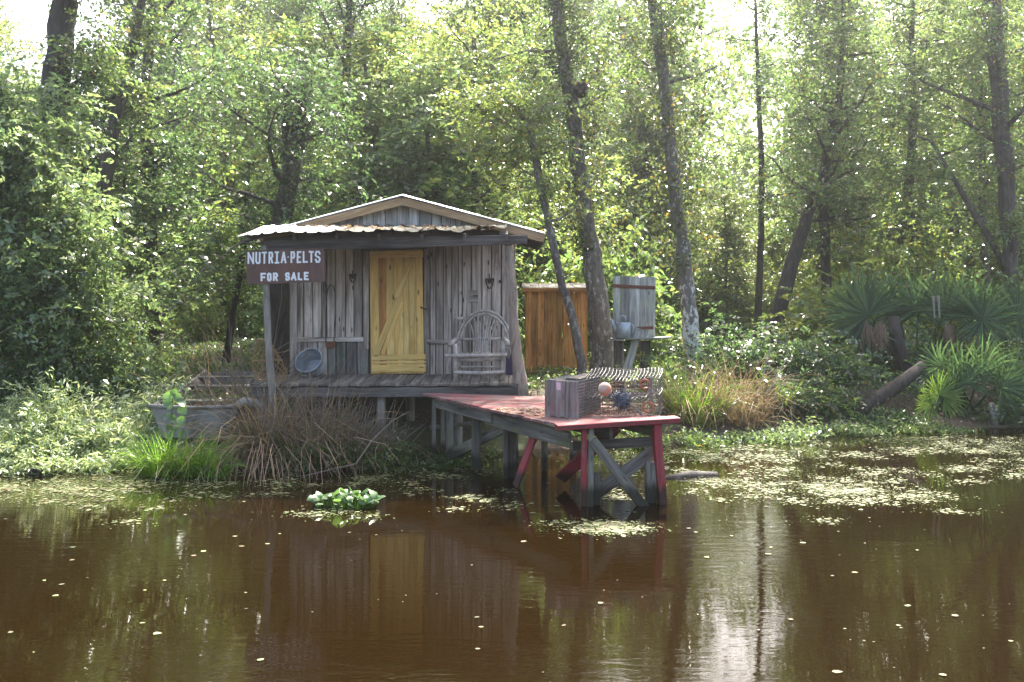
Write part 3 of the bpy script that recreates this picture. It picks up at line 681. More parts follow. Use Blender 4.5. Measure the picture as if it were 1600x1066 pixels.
# two stacked crab cages
def cage(label, o0, e1, e2, h0, hh, nw, slope, ringp, seed):
    rr = random.Random(seed); t = thing('wire_cage', label, 'cage', o0 + UP * h0, 'wire cages stacked on the dock')
    mb = MB()
    def cp(s, q, z): return o0 + e1 * s + e2 * q + UP * (h0 + z * hh + slope(s, q) * (1 if z > .5 else 0))
    for i in range(nw):
        s = i / (nw - 1); sag = rr.uniform(.0, .02)
        pts = [cp(s + .02 * math.sin(q * 3), q, 1) + UP * (.035 * (1 - q) ** 3 * -1 - sag * math.sin(q * 3)) for q in np.linspace(-.03, 1, 7)]
        mb.tube(pts, .0052, 5)
    mb.build('bent_wire', M['wire'], t)['kind'] = 'stuff'
    mb = MB()
    for z in np.linspace(0, 1, 6):
        mb.tube([cp(0, 0, z), cp(.5, -.02, z), cp(1, 0, z)], .0042, 4); mb.tube([cp(0, 0, z), cp(0, 1, z)], .0042, 4); mb.tube([cp(1, 0, z), cp(1, 1, z)], .0042, 4); mb.tube([cp(0, 1, z), cp(1, 1, z)], .0042, 4)
    for q in np.linspace(.1, .95, 6): mb.tube([cp(s, q, 1) for s in np.linspace(0, 1, 8)], .004, 4)
    for q in np.linspace(0, 1, 9):
        mb.tube([cp(1, q, 0), cp(1, q, 1)], .004, 4); mb.tube([cp(0, q, 0), cp(0, q, 1)], .004, 4)
    for i in range(1, 2 * nw): mb.tube([cp(i / (2 * nw), 0, 0), cp(i / (2 * nw), -.01, .5), cp(i / (2 * nw), 0, 1)], .003, 3, False)
    mb.build('wire_mesh', M['rustwire'], t)['kind'] = 'stuff'
    fm = MB()
    for i in range(46):
        q = [cp(rr.uniform(.08, .9), rr.uniform(.1, .9), rr.uniform(.03, .5)) for _ in range(2)]; fm.tube([q[0], q[0].lerp(q[1], .3), q[0].lerp(q[1], .35) + UP * .03], .006, 4)
    fm.build('dark_filler', M['netwire'] if seed == 3 else M['rust'], t)['kind'] = 'stuff'  # made-up tangle, put in to darken the inside of the cage
    for cpx in ringp:
        c0 = cp(*cpx) - FN * -.02; pts = [c0 + front_dir * math.cos(a) * .055 + UP * math.sin(a) * .06 + FN * .02 * math.cos(a) for a in np.linspace(0, 2 * math.pi, 15)]
        MB().tube(pts, .011, 7, False).build('entry_ring', M['ring'], t, True)
    return t
e1 = Vector((.92, .0, 0)); e2 = Vector((.12, .52, 0)); o0 = Vector((.86, 11.66, .96))
cage('lower wire cage with orange ring, squashed under another cage on the dock', o0, e1, e2, .0, .24, 17, lambda s, q: .03 * math.sin(s * 7) + .04 * s, [(.86, -.02, .5)], 3)
cage('upper wire cage with bent top wires and orange ring', o0 + Vector((.05, .12, 0)), e1 * .97, e2 * .95, .285, .22, 21, lambda s, q: .02 * math.sin(s * 9) + .05 * (q - .5), [(.80, -.02, .45)], 4)
board('cage_post', W(1019, 641, 11.75), W(1017, 589, 11.75), .035, .03, FN, M['pale'], bpy.data.objects['wire_cage'])
t = MB().ball(W(945, 608, 11.58), .082, 18, 12).build('float_ball', M['float'], None, True); meta(t, 'round white and orange net float resting on the wire cages', 'float')
mb = MB(); c0 = W(972, 622, 11.6)
for i in range(26):
    a = [c0 + Vector((random.gauss(0, .07), random.uniform(-.03, .06), random.gauss(-.02, .07))) for _ in range(4)]; mb.tube(a, .008, 5)
t = mb.build('net_bundle', M['blue'], None, True); meta(t, 'tangled blue grey netting hanging in front of the wire cages', 'net')

# ------------------------------------------------------------------ leaf machinery
def unit(v): return v / np.maximum(np.linalg.norm(v, axis=1, keepdims=True), 1e-9)
def leaf_arrays(P, rng, L, wr=.5, up=.4, droop=.25, lvar=.4, dirs=None, nb=None):
    n = len(P); nrm = rng.normal(size=(n, 3)); nrm[:, 2] = np.abs(nrm[:, 2]) * .6 + up; nrm = unit(nrm)
    if nb is not None: nrm = unit(nb + .38 * rng.normal(size=(n, 3)))
    d = rng.normal(size=(n, 3)) if dirs is None else dirs + rng.normal(size=(n, 3)) * .3
    d[:, 2] -= droop; d = unit(d - nrm * (d * nrm).sum(1, keepdims=True)); s = np.cross(d, nrm)
    l = (L * (1 + lvar * rng.uniform(-1, 1, n)))[:, None]; wv = l * wr
    fold = nrm * wv * .22
    a = P - d * l * .5; b = P + s * wv * .5 + fold - d * l * .06; c = P + d * l * .5 - nrm * l * .12; e = P - s * wv * .5 + fold - d * l * .06
    return np.stack([a, b, c, e], 1).reshape(-1, 3)
def quads_mesh(name, V, mat):
    n = len(V) // 4; me = bpy.data.meshes.new(name); me.vertices.add(len(V)); me.vertices.foreach_set('co', V.astype(np.float32).ravel())
    me.loops.add(n * 4); me.loops.foreach_set('vertex_index', np.arange(n * 4, dtype=np.int32))
    me.polygons.add(n); me.polygons.foreach_set('loop_start', np.arange(0, n * 4, 4, dtype=np.int32))
    try: me.polygons.foreach_set('loop_total', np.full(n, 4, np.int32))
    except Exception: pass
    me.materials.append(mat); me.update(calc_edges=True); return me
def add_mesh(name, me, parent=None, loc=(0, 0, 0)):
    o = bpy.data.objects.new(name, me); COL.objects.link(o); o.parent = parent; o.location = loc; return o
def clusters(C, rng, m, rad, flat=.6):
    n = len(C); P = np.repeat(C, m, 0); q = rng.normal(size=(n * m, 3)); q = unit(q) * (rng.uniform(0, 1, (n * m, 1)) ** .5)
    r = np.repeat(rad * rng.uniform(.6, 1.3, n), m)[:, None]; q = q * r; q[:, 2] *= flat; return P + q
def sprays(C, rng, m, rad, flat=.6, per=8):
    """leafy twigs fanning out of each place in C: leaf positions, leaf directions and the twig's own upper side"""
    k = max(2, int(round(m / per))); n = len(C); T = n * k
    td = rng.normal(size=(T, 3)); td[:, 2] = td[:, 2] * flat; td = unit(td); r = (np.repeat(rad * rng.uniform(.7, 1.45, n), k) * rng.uniform(.6, 1.2, T))[:, None]
    upv = rng.normal(size=(T, 3)) * .55 + np.array([0, 0, 1.0]); sd_ = unit(np.cross(td, upv)); nb = unit(np.cross(sd_, td)); o = np.repeat(C, k, 0) + rng.normal(size=(T, 3)) * rad * .22
    s = np.linspace(.12, 1, per)[None, :, None] + rng.uniform(-.05, .05, (T, per, 1)); sg = np.where(np.arange(per) % 2 == 0, 1, -1)[None, :, None]
    P = o[:, None] + td[:, None] * s * r[:, None] + np.array([0, 0, -.28]) * s ** 2 * r[:, None]
    D = td[:, None] * .75 + sd_[:, None] * sg * .8 + np.array([0, 0, -.15]); P = P + sd_[:, None] * sg * .03
    return P.reshape(-1, 3), D.reshape(-1, 3), np.repeat(nb, per, 0)
def crown_from_limbs(rng, start, dirn, L, up, sub=6):
    """a bending limb with side twigs: returns its polyline, the twigs and the places of leaf clusters"""
    pts = [np.array(start)]; d = np.array(dirn, float); d /= np.linalg.norm(d); segs = 6
    for i in range(segs):
        d = d + rng.normal(size=3) * .16 + np.array([0, 0, up]) * .12; d /= np.linalg.norm(d); pts.append(pts[-1] + d * L / segs)
    tw = []; cl = []
    for i in range(2, segs + 1): cl.append(pts[i] + rng.normal(size=3) * .15)
    for j in range(sub):
        i = rng.integers(1, segs + 1); s = pts[i]; dd = d + rng.normal(size=3) * .9; dd[2] *= .6; dd /= np.linalg.norm(dd); l = L * rng.uniform(.25, .5)
        q = [s, s + dd * l * .5 + rng.normal(size=3) * .06, s + dd * l + np.array([0, 0, -.08 * l])]; tw.append(q); cl += [q[1], q[2], (q[1] + q[2]) / 2 + rng.normal(size=3) * .12]
    return pts, tw, cl
def make_tree(name, label, cat, path, leafmat, barkmat, rng, crown0=.35, nl=26, Lmax=3.0, m=55, leafL=.10, rad=.5, up=.6, vines=None, forks=(), group=None, wr=.5, top=True, burl=None, pend=0, dens=.40):
    """path: world points with radius (x, y, z, r), base first"""
    base = Vector(path[0][:3]); t = thing(name, label, cat, base, group)
    P = [np.array(q[:3]) for q in path]; Rr = [q[3] for q in path]
    Z = []; RR = []                                            # resample the trunk
    for i in range(len(P) - 1):
        for s in np.linspace(0, 1, 4, endpoint=False): Z.append(P[i] * (1 - s) + P[i + 1] * s + rng.normal(size=3) * Rr[i] * .08); RR.append(Rr[i] * (1 - s) + Rr[i + 1] * s)
    Z.append(P[-1]); RR.append(Rr[-1]); RR[0] *= 1.45; RR[1] *= 1.12
    Z[0] = Z[0] - np.array([0, 0, .25])
    mb = MB(); mb.tube([Vector(q) for q in Z], RR, 12, wob=.16)
    for fk in forks: mb.tube([Vector(q[:3]) for q in fk], [q[3] for q in fk], 8, wob=.15)
    mb.build('trunk', barkmat, t, True)
    lm = MB(); cl = []; nz = len(Z)
    for i in range(nl):
        f = crown0 + (1 - crown0) * (i + rng.uniform(0, 1)) / nl; q = f * (nz - 1); j = min(int(q), nz - 2); s = Z[j] + (Z[j + 1] - Z[j]) * (q - j)
        a = i * 2.4 + rng.uniform(-.5, .5); L = Lmax * (1 - .55 * (f - crown0) / (1 - crown0)) * rng.uniform(.35, 1.35)
        if rng.random() < .12: continue
        pts, tw, c = crown_from_limbs(rng, s, (math.cos(a), math.sin(a), rng.uniform(-.1, up)), L, up)
        r0 = min(RR[j] * .45, .02 + .016 * L)
        lm.tube([Vector(v_) for v_ in pts], list(np.linspace(r0, .006, len(pts))), 5, False)
        for k in tw: lm.tube([Vector(v_) for v_ in k], [.012, .008, .004], 4, False)
        cl += c
    for fk in forks:
        for q in fk[1:]:
            for _ in range(2):
                a = rng.uniform(0, 6.28); pts, tw, c = crown_from_limbs(rng, np.array(q[:3]), (math.cos(a), math.sin(a), .3), Lmax * .5, up)
                lm.tube([Vector(v_) for v_ in pts], list(np.linspace(.02, .005, len(pts))), 5, False); cl += c
    if lm.v: lm.build('limb', barkmat, t)['kind'] = 'stuff'
    A = []
    if cl: P_, D_, B_ = sprays(np.array(cl), rng, m * dens * 1.3, rad * 1.0, .55); A.append(leaf_arrays(P_, rng, leafL * 1.06, wr, lvar=.45, dirs=D_, nb=B_))
    if pend and cl:
        C = np.array(cl)[rng.random(len(cl)) < pend]
    if A:
        V = np.concatenate(A) - np.array(base); add_mesh('crown', quads_mesh('crown', V, leafmat), t)
    if vines:
        vc = []
        for (z0, z1, rr, cnt, mm) in vines:
            for _ in range(cnt):
                z = rng.uniform(z0, z1); j = int(np.argmin([abs(q[2] - z) for q in Z])); a = rng.uniform(0, 6.28); r_ = rr * rng.uniform(.2, 1)
                vc.append(np.array([Z[j][0] + math.cos(a) * r_, Z[j][1] + math.sin(a) * r_ * .8, z]))
            V = leaf_arrays(clusters(np.array(vc), rng, mm, .28, 1.2), rng, .085, .6, .3, .7)
        add_mesh('vine', quads_mesh('vine', V - np.array(base), M['leaf_grey']), t)
    if burl:
        MB().ball(burl, .16, 10, 8, (1, .9, 1.15)).build('burl', M['barkdark'], t, True)
    return t
def pxpath(d, pts, base=True):
    out = []
    for i, (x, y, r) in enumerate(pts):
        q = W(x, y, d)
        if i == 0 and base: q.z = float(ground_h(q.x, d)) - .05
        out.append((q.x, q.y, q.z, r))
    return out
RNG = lambda s: np.random.default_rng(s)

# ------------------------------------------------------------------ the trees one can name
make_tree('lichen_tree', 'straight grey tree with white lichen patches on its lower trunk right of the dock', 'tree',
          pxpath(19.5, [(1086, 600, .19), (1080, 520, .175), (1072, 430, .15), (1058, 330, .135), (1047, 220, .125), (1036, 110, .12), (1022, 0, .14), (1012, -120, .12), (1000, -260, .07)]),
          M['leaf_mid'], M['barkbirch'], RNG(1), .58, 13, 1.5, 46, .085, .5, vines=[(3.0, 8.6, .85, 120, 34)])
make_tree('spotted_tree', 'thick spotted tree with a dark burl, standing between the orange privy and the pale board', 'tree',
          pxpath(20.2, [(946, 600, .27), (940, 520, .235), (931, 440, .215), (918, 360, .19), (905, 260, .17), (893, 160, .155), (876, 60, .14), (868, -40, .15), (860, -200, .08)]),
          M['leaf_mid'], M['barkmid'], RNG(2), .6, 13, 1.6, 46, .085, .5, vines=[(3.4, 9.0, .95, 120, 34)], burl=W(908, 140, 20.0))
make_tree('crooked_tree', 'thin crooked tree in front of the orange privy leaning left as it rises', 'tree',
          pxpath(18.9, [(914, 592, .105), (905, 550, .09), (893, 490, .085), (880, 450, .08), (868, 400, .078), (858, 350, .075), (845, 290, .085), (833, 230, .075), (826, 195, .06), (800, 160, .04)]),
          M['leaf_yellow'], M['barkmid'], RNG(3), .55, 13, 1.7, 34, .08, .4,
          forks=[pxpath(18.9, [(828, 215, .05), (795, 196, .045), (765, 178, .035), (735, 170, .02)], False), pxpath(18.9, [(774, 185, .03), (762, 215, .028), (768, 240, .02), (752, 262, .012)], False)])
make_tree('palmetto_shade_tree', 'mid green tree with slim dark trunk, added behind the big palmetto to shade it', 'tree',  # tree put in for the shade it throws on the palmettos
          pxpath(26, [(1425, 560, .16), (1428, 430, .14), (1420, 300, .12), (1428, 180, .10), (1424, 60, .07), (1428, -40, .04)]), M['leaf_light'], M['barkdark'], RNG(44), .45, 18, 2.4, 44, .10, .55)
make_tree('tall_right_tree', 'tall dark tree at the right edge behind the palmetto fans with a forked limb', 'tree',
          pxpath(23.5, [(1577, 590, .2), (1580, 480, .19), (1578, 380, .18), (1570, 260, .2), (1560, 140, .21), (1548, 0, .21), (1540, -120, .18), (1530, -300, .1)]),
          M['leaf_mid'], M['bark'], RNG(4), .42, 24, 3.0, 48, .095, .55, forks=[pxpath(23.5, [(1577, 430, .10), (1548, 375, .09), (1520, 330, .08), (1492, 282, .06), (1455, 220, .04)], False)], vines=[(3.5, 9.5, .7, 40, 26)])
make_tree('leaning_tree', 'dark trunk leaning right in the sunny undergrowth right of the lichen tree', 'tree',
          pxpath(24.2, [(1208, 560, .22), (1215, 500, .19), (1236, 415, .17), (1262, 338, .15), (1288, 268, .13), (1310, 170, .10), (1318, 60, .07), (1316, -30, .04)]), M['leaf_mid'], M['barkdark'], RNG(5), .40, 26, 3.0, 46, .10, .55)
make_tree('slender_tree', 'slender straight dark trunk just left of the leaning trunk', 'tree',
          pxpath(27.5, [(1183, 540, .11), (1186, 450, .1), (1190, 350, .09), (1190, 250, .08), (1184, 120, .06), (1180, 0, .04)]), M['leaf_light'], M['barkdark'], RNG(6), .45, 15, 2.3, 42, .10, .5)
make_tree('big_left_tree', 'massive dark trunk rising out of the frame beside the white sky gap', 'tree',
          pxpath(18.5, [(55, 620, .34), (66, 480, .31), (74, 350, .29), (84, 200, .27), (94, 80, .25), (106, -60, .23), (114, -240, .15)]), M['leaf_mid'], M['barkdark'], RNG(7), .70, 12, 1.6, 46, .095, .5,
          forks=[pxpath(18.5, [(88, 150, .05), (120, 128, .04), (150, 110, .03)], False)])
make_tree('left_straight_tree', 'dark straight trunk in the clearing left of the sign', 'tree',
          pxpath(23, [(237, 590, .21), (238, 500, .18), (236, 380, .165), (231, 250, .15), (229, 130, .12), (238, 0, .1), (240, -200, .05)]), M['leaf_dark'], M['barkdark'], RNG(8), .3, 30, 2.5, 46, .10, .5)
make_tree('left_bowed_tree', 'bowed trunk with upward limbs between the white sky gap and the clearing trunk', 'tree',
          pxpath(21, [(150, 600, .17), (153, 450, .16), (160, 310, .16), (180, 190, .14), (205, 90, .11), (222, 0, .09), (228, -150, .05)]), M['leaf_mid'], M['bark'], RNG(9), .40, 20, 1.4, 44, .09, .45)
make_tree('tree_behind_porch', 'dark thick trunk right behind the left end of the porch', 'tree',
          pxpath(19.6, [(438, 640, .30), (438, 540, .28), (437, 440, .26), (441, 340, .21), (456, 250, .18), (468, 190, .12), (478, 130, .06)]), M['leaf_dark'], M['barkdark'], RNG(10), .42, 24, 2.4, 50, .09, .6, dens=.26,
          forks=[pxpath(19.6, [(450, 280, .1), (446, 200, .08), (450, 150, .05)], False)])
make_tree('tree_behind_roof', 'dense dark leafed tree standing behind the shack roof', 'tree',
          pxpath(26, [(560, 560, .2), (562, 400, .18), (555, 250, .15), (540, 130, .12), (545, 20, .09), (548, -30, .05)]), M['leaf_dark'], M['barkdark'], RNG(12), .3, 32, 3.4, 52, .09, .55)
make_tree('thin_left_tree', 'thin leaning trunk in the bright clearing just left of the sign post', 'tree',
          pxpath(24, [(352, 580, .09), (362, 500, .085), (374, 430, .08), (384, 350, .07), (388, 250, .05)]), M['leaf_mid'], M['barkdark'], RNG(13), .45, 14, 2.2, 40, .10, .5)
make_tree('roofside_tree', 'pale leafed young tree over the right roof slope with yellowing leaves', 'tree',
          pxpath(23.5, [(745, 580, .12), (748, 420, .11), (740, 280, .09), (748, 160, .07), (740, 60, .05)]), M['leaf_yellow'], M['bark'], RNG(14), .35, 24, 2.5, 44, .09, .5)
# left front thicket
make_tree('front_left_trunk', 'grey leaning trunk at the left edge of the water with light hanging leaves', 'tree',
          pxpath(16.6, [(72, 640, .12), (52, 580, .11), (32, 500, .10), (25, 400, .10), (40, 280, .08), (70, 200, .05)]), M['leaf_light'], M['barkmid'], RNG(15), .35, 26, 2.0, 52, .10, .45, up=.1)
make_tree('front_left_trunk', 'darker upright trunk at the far left edge beside the grey leaning trunk', 'tree',
          pxpath(16.9, [(8, 650, .14), (14, 560, .13), (16, 440, .12), (8, 300, .10), (4, 120, .07)]), M['leaf_light'], M['barkmid'], RNG(16), .35, 26, 2.1, 52, .10, .45, up=.1)
make_tree('bare_sapling', 'thin pale bare stem in front of the left thicket', 'sapling', pxpath(15.8, [(69, 640, .022), (66, 590, .02), (60, 540, .018), (52, 480, .012), (44, 420, .006)]), M['leaf_light'], M['post'], RNG(17), .8, 4, .5, 10, .07, .2)

# ------------------------------------------------------------------ shrubs
def shrub_mesh(rng, a, b, h, ncl, m, leafL, rad=.3, wr=.5, shell=.5, up=.5, droop=.25):
    q = unit(rng.normal(size=(ncl, 3))); q[:, 2] = np.abs(q[:, 2]); r = rng.uniform(shell, 1.0, (ncl, 1)); C = q * r * np.array([a, b, h]) * (1 + .18 * rng.normal(size=(ncl, 1)))
    C[:, 2] += .12 * h
    P_, D_, B_ = sprays(C, rng, m * .75, rad * 1.15, .7); return C, leaf_arrays(P_, rng, leafL * 1.18, wr, up, droop, dirs=D_, nb=B_)
def shrub(name, label, cat, loc, rng, a, b, h, ncl, m, leafL, mat, stems=7, group=None, **k):
    t = thing(name, label, cat, loc, group); C, V = shrub_mesh(rng, a, b, h, ncl, m, leafL, **k)
    add_mesh('foliage', quads_mesh('foliage', V, mat), t)
    if stems:
        mb = MB()
        for i in range(stems):
            c = C[rng.integers(0, len(C))]; s = Vector((c[0] * .15, c[1] * .15, -.1)); mb.tube([s + t.location, s.lerp(Vector(c), .5) + Vector((0, 0, .1 * h)) + t.location, Vector(c) + t.location], [.02, .015, .006], 5)
        mb.build('stem', M['bark'], t)
    return t
shrub('leafy_shrub', 'tall light green shrub bulging over the left bank in full sun', 'shrub', G(105, 16.2), RNG(20), 1.15, .95, 3.6, 420, 42, .085, M['leaf_light'], 10, rad=.33)
shrub('leafy_shrub', 'darker shrub at the foot of the left thicket behind the pale weeds', 'shrub', G(150, 17.6), RNG(21), 1.5, .9, 1.5, 190, 38, .085, M['leaf_mid'], 6)
shrub('leafy_shrub', 'low bright shrub beside the old boat on the left bank', 'shrub', G(215, 16.3), RNG(22), .7, .6, .95, 100, 36, .075, M['leaf_light'], 5)
shrub('leafy_shrub', 'dark green rounded shrub behind the golden dry grass', 'shrub', G(1160, 18.7), RNG(23), 1.2, .9, 1.25, 220, 40, .075, M['leaf_dark'], 7)
shrub('leafy_shrub', 'dark shrub spreading left of the big palmetto', 'shrub', G(1268, 18.5), RNG(24), 1.3, .8, 1.05, 220, 40, .075, M['leaf_dark'], 7)
shrub('leafy_shrub', 'dark leafy shrub between the two palmettos', 'shrub', G(1400, 20.6), RNG(25), 1.1, .9, .9, 150, 38, .075, M['leaf_dark'], 6)
shrub('leafy_shrub', 'low dark shrub at the waterside just right of the golden grass', 'shrub', G(1235, 17.5), RNG(29), .7, .4, .55, 90, 34, .06, M['leaf_dark'], 6)
shrub('leafy_shrub', 'low dark shrub hanging to the water below the fallen branch', 'shrub', G(1290, 17.6), RNG(30), .5, .35, .45, 90, 34, .06, M['leaf_mid'], 6)
shrub('leafy_shrub', 'dark low shrub between fallen log and lower palmetto', 'shrub', G(1440, 18.6), RNG(33), .8, .5, .55, 100, 34, .06, M['leaf_dark'], 6)
shrub('leafy_shrub', 'dark low shrub at the right edge beside the grey stump', 'shrub', G(1590, 18.2), RNG(34), .9, .4, .5, 100, 34, .06, M['leaf_dark'], 6)
shrub('leafy_shrub', 'shaded shrub under the palmetto at the right edge', 'shrub', G(1590, 19.6), RNG(26), 1.2, .9, 1.2, 150, 38, .08, M['leaf_mid'], 6)
shrub('leafy_shrub', 'bright yellow green shrub in sun above the big palmetto', 'shrub', G(1420, 24.5), RNG(27), 1.7, 1.2, 3.8, 300, 42, .10, M['leaf_yellow'], 7, rad=.4)
shrub('leafy_shrub', 'small shrub behind the trap cages at the foot of the lichen tree', 'shrub', G(1040, 18.6), RNG(28), .6, .5, .75, 80, 32, .065, M['leaf_mid'], 5)

# copies of a few prototypes fill the wood
protos = []
specs = [('leaf_mid', 'bark', .30, 34, 3.4, 50, .13), ('leaf_dark', 'barkdark', .25, 34, 3.2, 50, .13), ('leaf_light', 'bark', .30, 32, 3.0, 46, .13), ('leaf_yellow', 'bark', .28, 32, 3.0, 44, .13)]
for i, (lm_, bm_, c0, nl, Lm, mm, ll) in enumerate(specs):
    rr = RNG(60 + i); h = 14.0
    path = [(0, 0, 0, .2), (.1, .05, 3, .17), (.25 * (-1) ** i, .1, 6, .15), (.3 * (-1) ** i, -.1, 9, .11), (.4, 0, 12, .07), (.4, .1, h, .03)]
    protos.append(make_tree('forest_tree', 'tree', 'tree', [(x, y, z, r) for x, y, z, r in path], M[lm_], M[bm_], rr, c0, nl, Lm, mm, ll, .62, group='trees of the wood behind the shack'))
FILL = [(605, 40, 90), (650, 52, 75), (700, 44, 60), (575, 58, 40), (640, 36, 150), (715, 60, 30)]
rr = RNG(90); kinds = ['mid green tree deep in the wood behind the shack', 'dark leafed tree deep in the wood behind the shack', 'light green tree deep in the wood behind the shack', 'yellow green sunlit tree deep in the wood behind the shack']
first = [True] * 4
placed = []
def where(what, px, d):
    spot = 'behind the left thicket' if px < 160 else 'behind the clearing left of the shack' if px < 330 else 'behind the sign and left porch end' if px < 470 else 'behind the left roof slope' if px < 630 else \
        'behind the right roof slope' if px < 800 else 'behind the orange privy' if px < 930 else 'behind the pale board stand' if px < 1050 else 'behind the lichen tree' if px < 1160 else 'behind the leaning trunk' if px < 1300 else \
        'behind the big palmetto' if px < 1480 else 'behind the lower palmetto'
    return what + ' ' + spot + (', near' if d < 30 else ', midway' if d < 42 else ', far')
def gap(px, top):                                              # keep the sky gaps of the photo open
    return (95 < px < 185 and top < 200) or (615 < px < 680 and top < 30) or (1115 < px < 1200 and top < 170)
tries = 0
while len(placed) < 50 and tries < 4000:
    tries += 1
    d = 25 + 40 * rr.random() ** 1.15; x = rr.uniform(-.60, .60) * d; px = CX + x / d * FPX
    if d < 35 and (835 < px < 1260 or 165 < px < 420): continue
    if any((x - a) ** 2 + (d - b) ** 2 < (2.3 + d * .02) ** 2 for a, b in placed): continue
    k = int(rr.choice(4, p=[.30, .16, .24, .30])); s = (2.2 + d * .315) / 14 * rr.uniform(.85, 1.12); gz = float(ground_h(x, d)); top = HY - (gz + 14.2 * s - EYE) * FPX / d
    wpx = 2.6 * s * FPX / d
    if any(gap(q, top) for q in (px - wpx * .6, px, px + wpx * .6)):
        continue
    placed.append((x, d)); loc = (x, d, gz - .1)
    if first[k]:
        o = protos[k]; o.location = loc; o.rotation_euler = (0, 0, rr.uniform(0, 6.28)); o.scale = (s, s, s); o['label'] = kinds[k]; first[k] = False
    else: o = copy_tree(protos[k], loc, rr.uniform(0, 6.28), (s, s, s * rr.uniform(.9, 1.1)))
    o['label'] = where(('tall mid green tree', 'tall dark leafed tree', 'tall light green tree', 'tall yellow green tree')[k], px, d)
bp_ = []
for i, (lm_, nm) in enumerate((('leaf_yellow', 'sunny yellow green bush in the undergrowth of the wood'), ('leaf_mid', 'mid green bush in the undergrowth of the wood'), ('leaf_light', 'light green bush in the undergrowth of the wood'))):
    bp_.append(shrub('undergrowth_bush', nm, 'bush', (0, 0, 0), RNG(110 + i), 1.5, 1.3, 2.0, 230, 36, .11, M[lm_], 6, 'bushes in the undergrowth of the wood', rad=.4))
for i, (px, d, top) in enumerate(FILL):
    k = (2, 0, 3)[i % 3]; x = (px - CX) * d / FPX; gz = float(ground_h(x, d)); s = (EYE + (HY - top) * d / FPX - gz) / 14.0
    o = copy_tree(protos[k], (x, d, gz - .1), i * 1.3, (s * 1.1, s * 1.1, s)); o['label'] = where(('tall mid green tree', 'tall dark leafed tree', 'tall light green tree', 'tall yellow green tree')[k], px, d)
fb_ = [True] * 3; spots = []; tries = 0
while len(spots) < 66 and tries < 4000:
    tries += 1
    d = 21.5 + 34 * rr.random() ** 1.3; x = rr.uniform(-.62, .62) * d; px = CX + x / d * FPX
    if d < 26 and (400 < px < 1060 or 200 < px < 400): 
        if d < 24.5 or rr.random() < .6: continue
    if any((x - a) ** 2 + (d - b) ** 2 < 2.6 for a, b in spots): continue
    spots.append((x, d)); k = int(rr.choice(3, p=[.45, .3, .25])); s = rr.uniform(.6, 1.5); loc = (x, d, float(ground_h(x, d)) - .1)
    if fb_[k]: o = bp_[k]; o.location = loc; o.scale = (s, s, s * 1.1); fb_[k] = False
    else: o = copy_tree(bp_[k], loc, rr.uniform(0, 6.28), (s, s, s * rr.uniform(.7, 1.3)))
    o['label'] = where(('sunny yellow green bush', 'mid green bush', 'light green bush')[k], px, d)
# young trees leafy from the ground up, filling the wood below the tall crowns
yp = []; fy = [True] * 3; ys_ = []; tries = 0
for i, (lm_, bm_) in enumerate((('leaf_yellow', 'bark'), ('leaf_mid', 'barkdark'), ('leaf_light', 'bark'))):
    path = [(0, 0, 0, .07), (.1, 0, 2, .06), (.05, .1, 4, .045), (.2, 0, 6.2, .02)]
    yp.append(make_tree('young_tree', 'tree', 'tree', path, M[lm_], M[bm_], RNG(160 + i), .12, 30, 2.1, 46, .10, .5, group='young trees in the undergrowth of the wood'))
while len(ys_) < 46 and tries < 5000:
    tries += 1
    d = 22.5 + 30 * rr.random() ** 1.2; x = rr.uniform(-.60, .60) * d; px = CX + x / d * FPX
    if d < 25 and (780 < px < 1080 or 330 < px < 470): continue
    if d < 31 and (840 < px < 1250 or 170 < px < 420): continue
    if d < 30 and px > 1240: continue
    if any((x - a) ** 2 + (d - b) ** 2 < 4.0 for a, b in ys_): continue
    if 100 < px < 180 and d > 26: continue
    ys_.append((x, d)); k = int(rr.choice(3, p=[.42, .32, .26])); s = rr.uniform(.7, 1.35); loc = (x, d, float(ground_h(x, d)) - .1)
    lab = where(('yellow green', 'mid green', 'pale green')[k] + ' young tree', px, d)
    if fy[k]: o = yp[k]; o.location = loc; o.scale = (s, s, s); o['label'] = lab; fy[k] = False
    else: copy_tree(yp[k], loc, rr.uniform(0, 6.28), (s * rr.uniform(1.0, 1.5), s * rr.uniform(1.0, 1.5), s * rr.uniform(.85, 1.2)), lab)
# neighbours that would read alike are told apart by their order from the left
from collections import defaultdict
same = defaultdict(list)
for o in list(COL.objects):
    if o.get('group') and o.get('label') and o.parent is None and o.name.split('.')[0] in ('forest_tree', 'young_tree', 'undergrowth_bush'): same[o['label']].append(o)
for lab, os_ in same.items():
    if len(os_) > 1:
        os_.sort(key=lambda q: q.location.x / q.location.y)
        for i, o in enumerate(os_): o['label'] = lab + ', ' + ('first', 'second', 'third', 'fourth', 'fifth', 'sixth', 'seventh', 'eighth', 'ninth')[min(i, 8)] + ' from left'
# the far wood that closes the horizon: one mass
rr = RNG(140); nC = 7000; X = rr.uniform(-62, 62, nC); Y = rr.uniform(56, 76, nC); Zc = rr.uniform(0, 1, nC) ** .9 * (16.5 + 3 * np.sin(X * .21) + 3 * np.sin(X * .53 + 1))
gapc = CX + X / Y * FPX
Zc = np.where(((gapc > 1100) & (gapc < 1210)), np.minimum(Zc, 15 + 3 * rr.random(nC)), Zc)
Zc = np.where((gapc > 100) & (gapc < 175), np.minimum(Zc, 6 + 3 * rr.random(nC)), Zc)
V = leaf_arrays(clusters(np.stack([X, Y, Zc + .6], 1), rr, 24, 1.5), rr, .42, .6)
o = add_mesh('far_woods', quads_mesh('far_woods', V, M['leaf_mid'])); o['kind'] = 'stuff'; o['label'] = 'hazy mass of far trees closing off the wood'; 

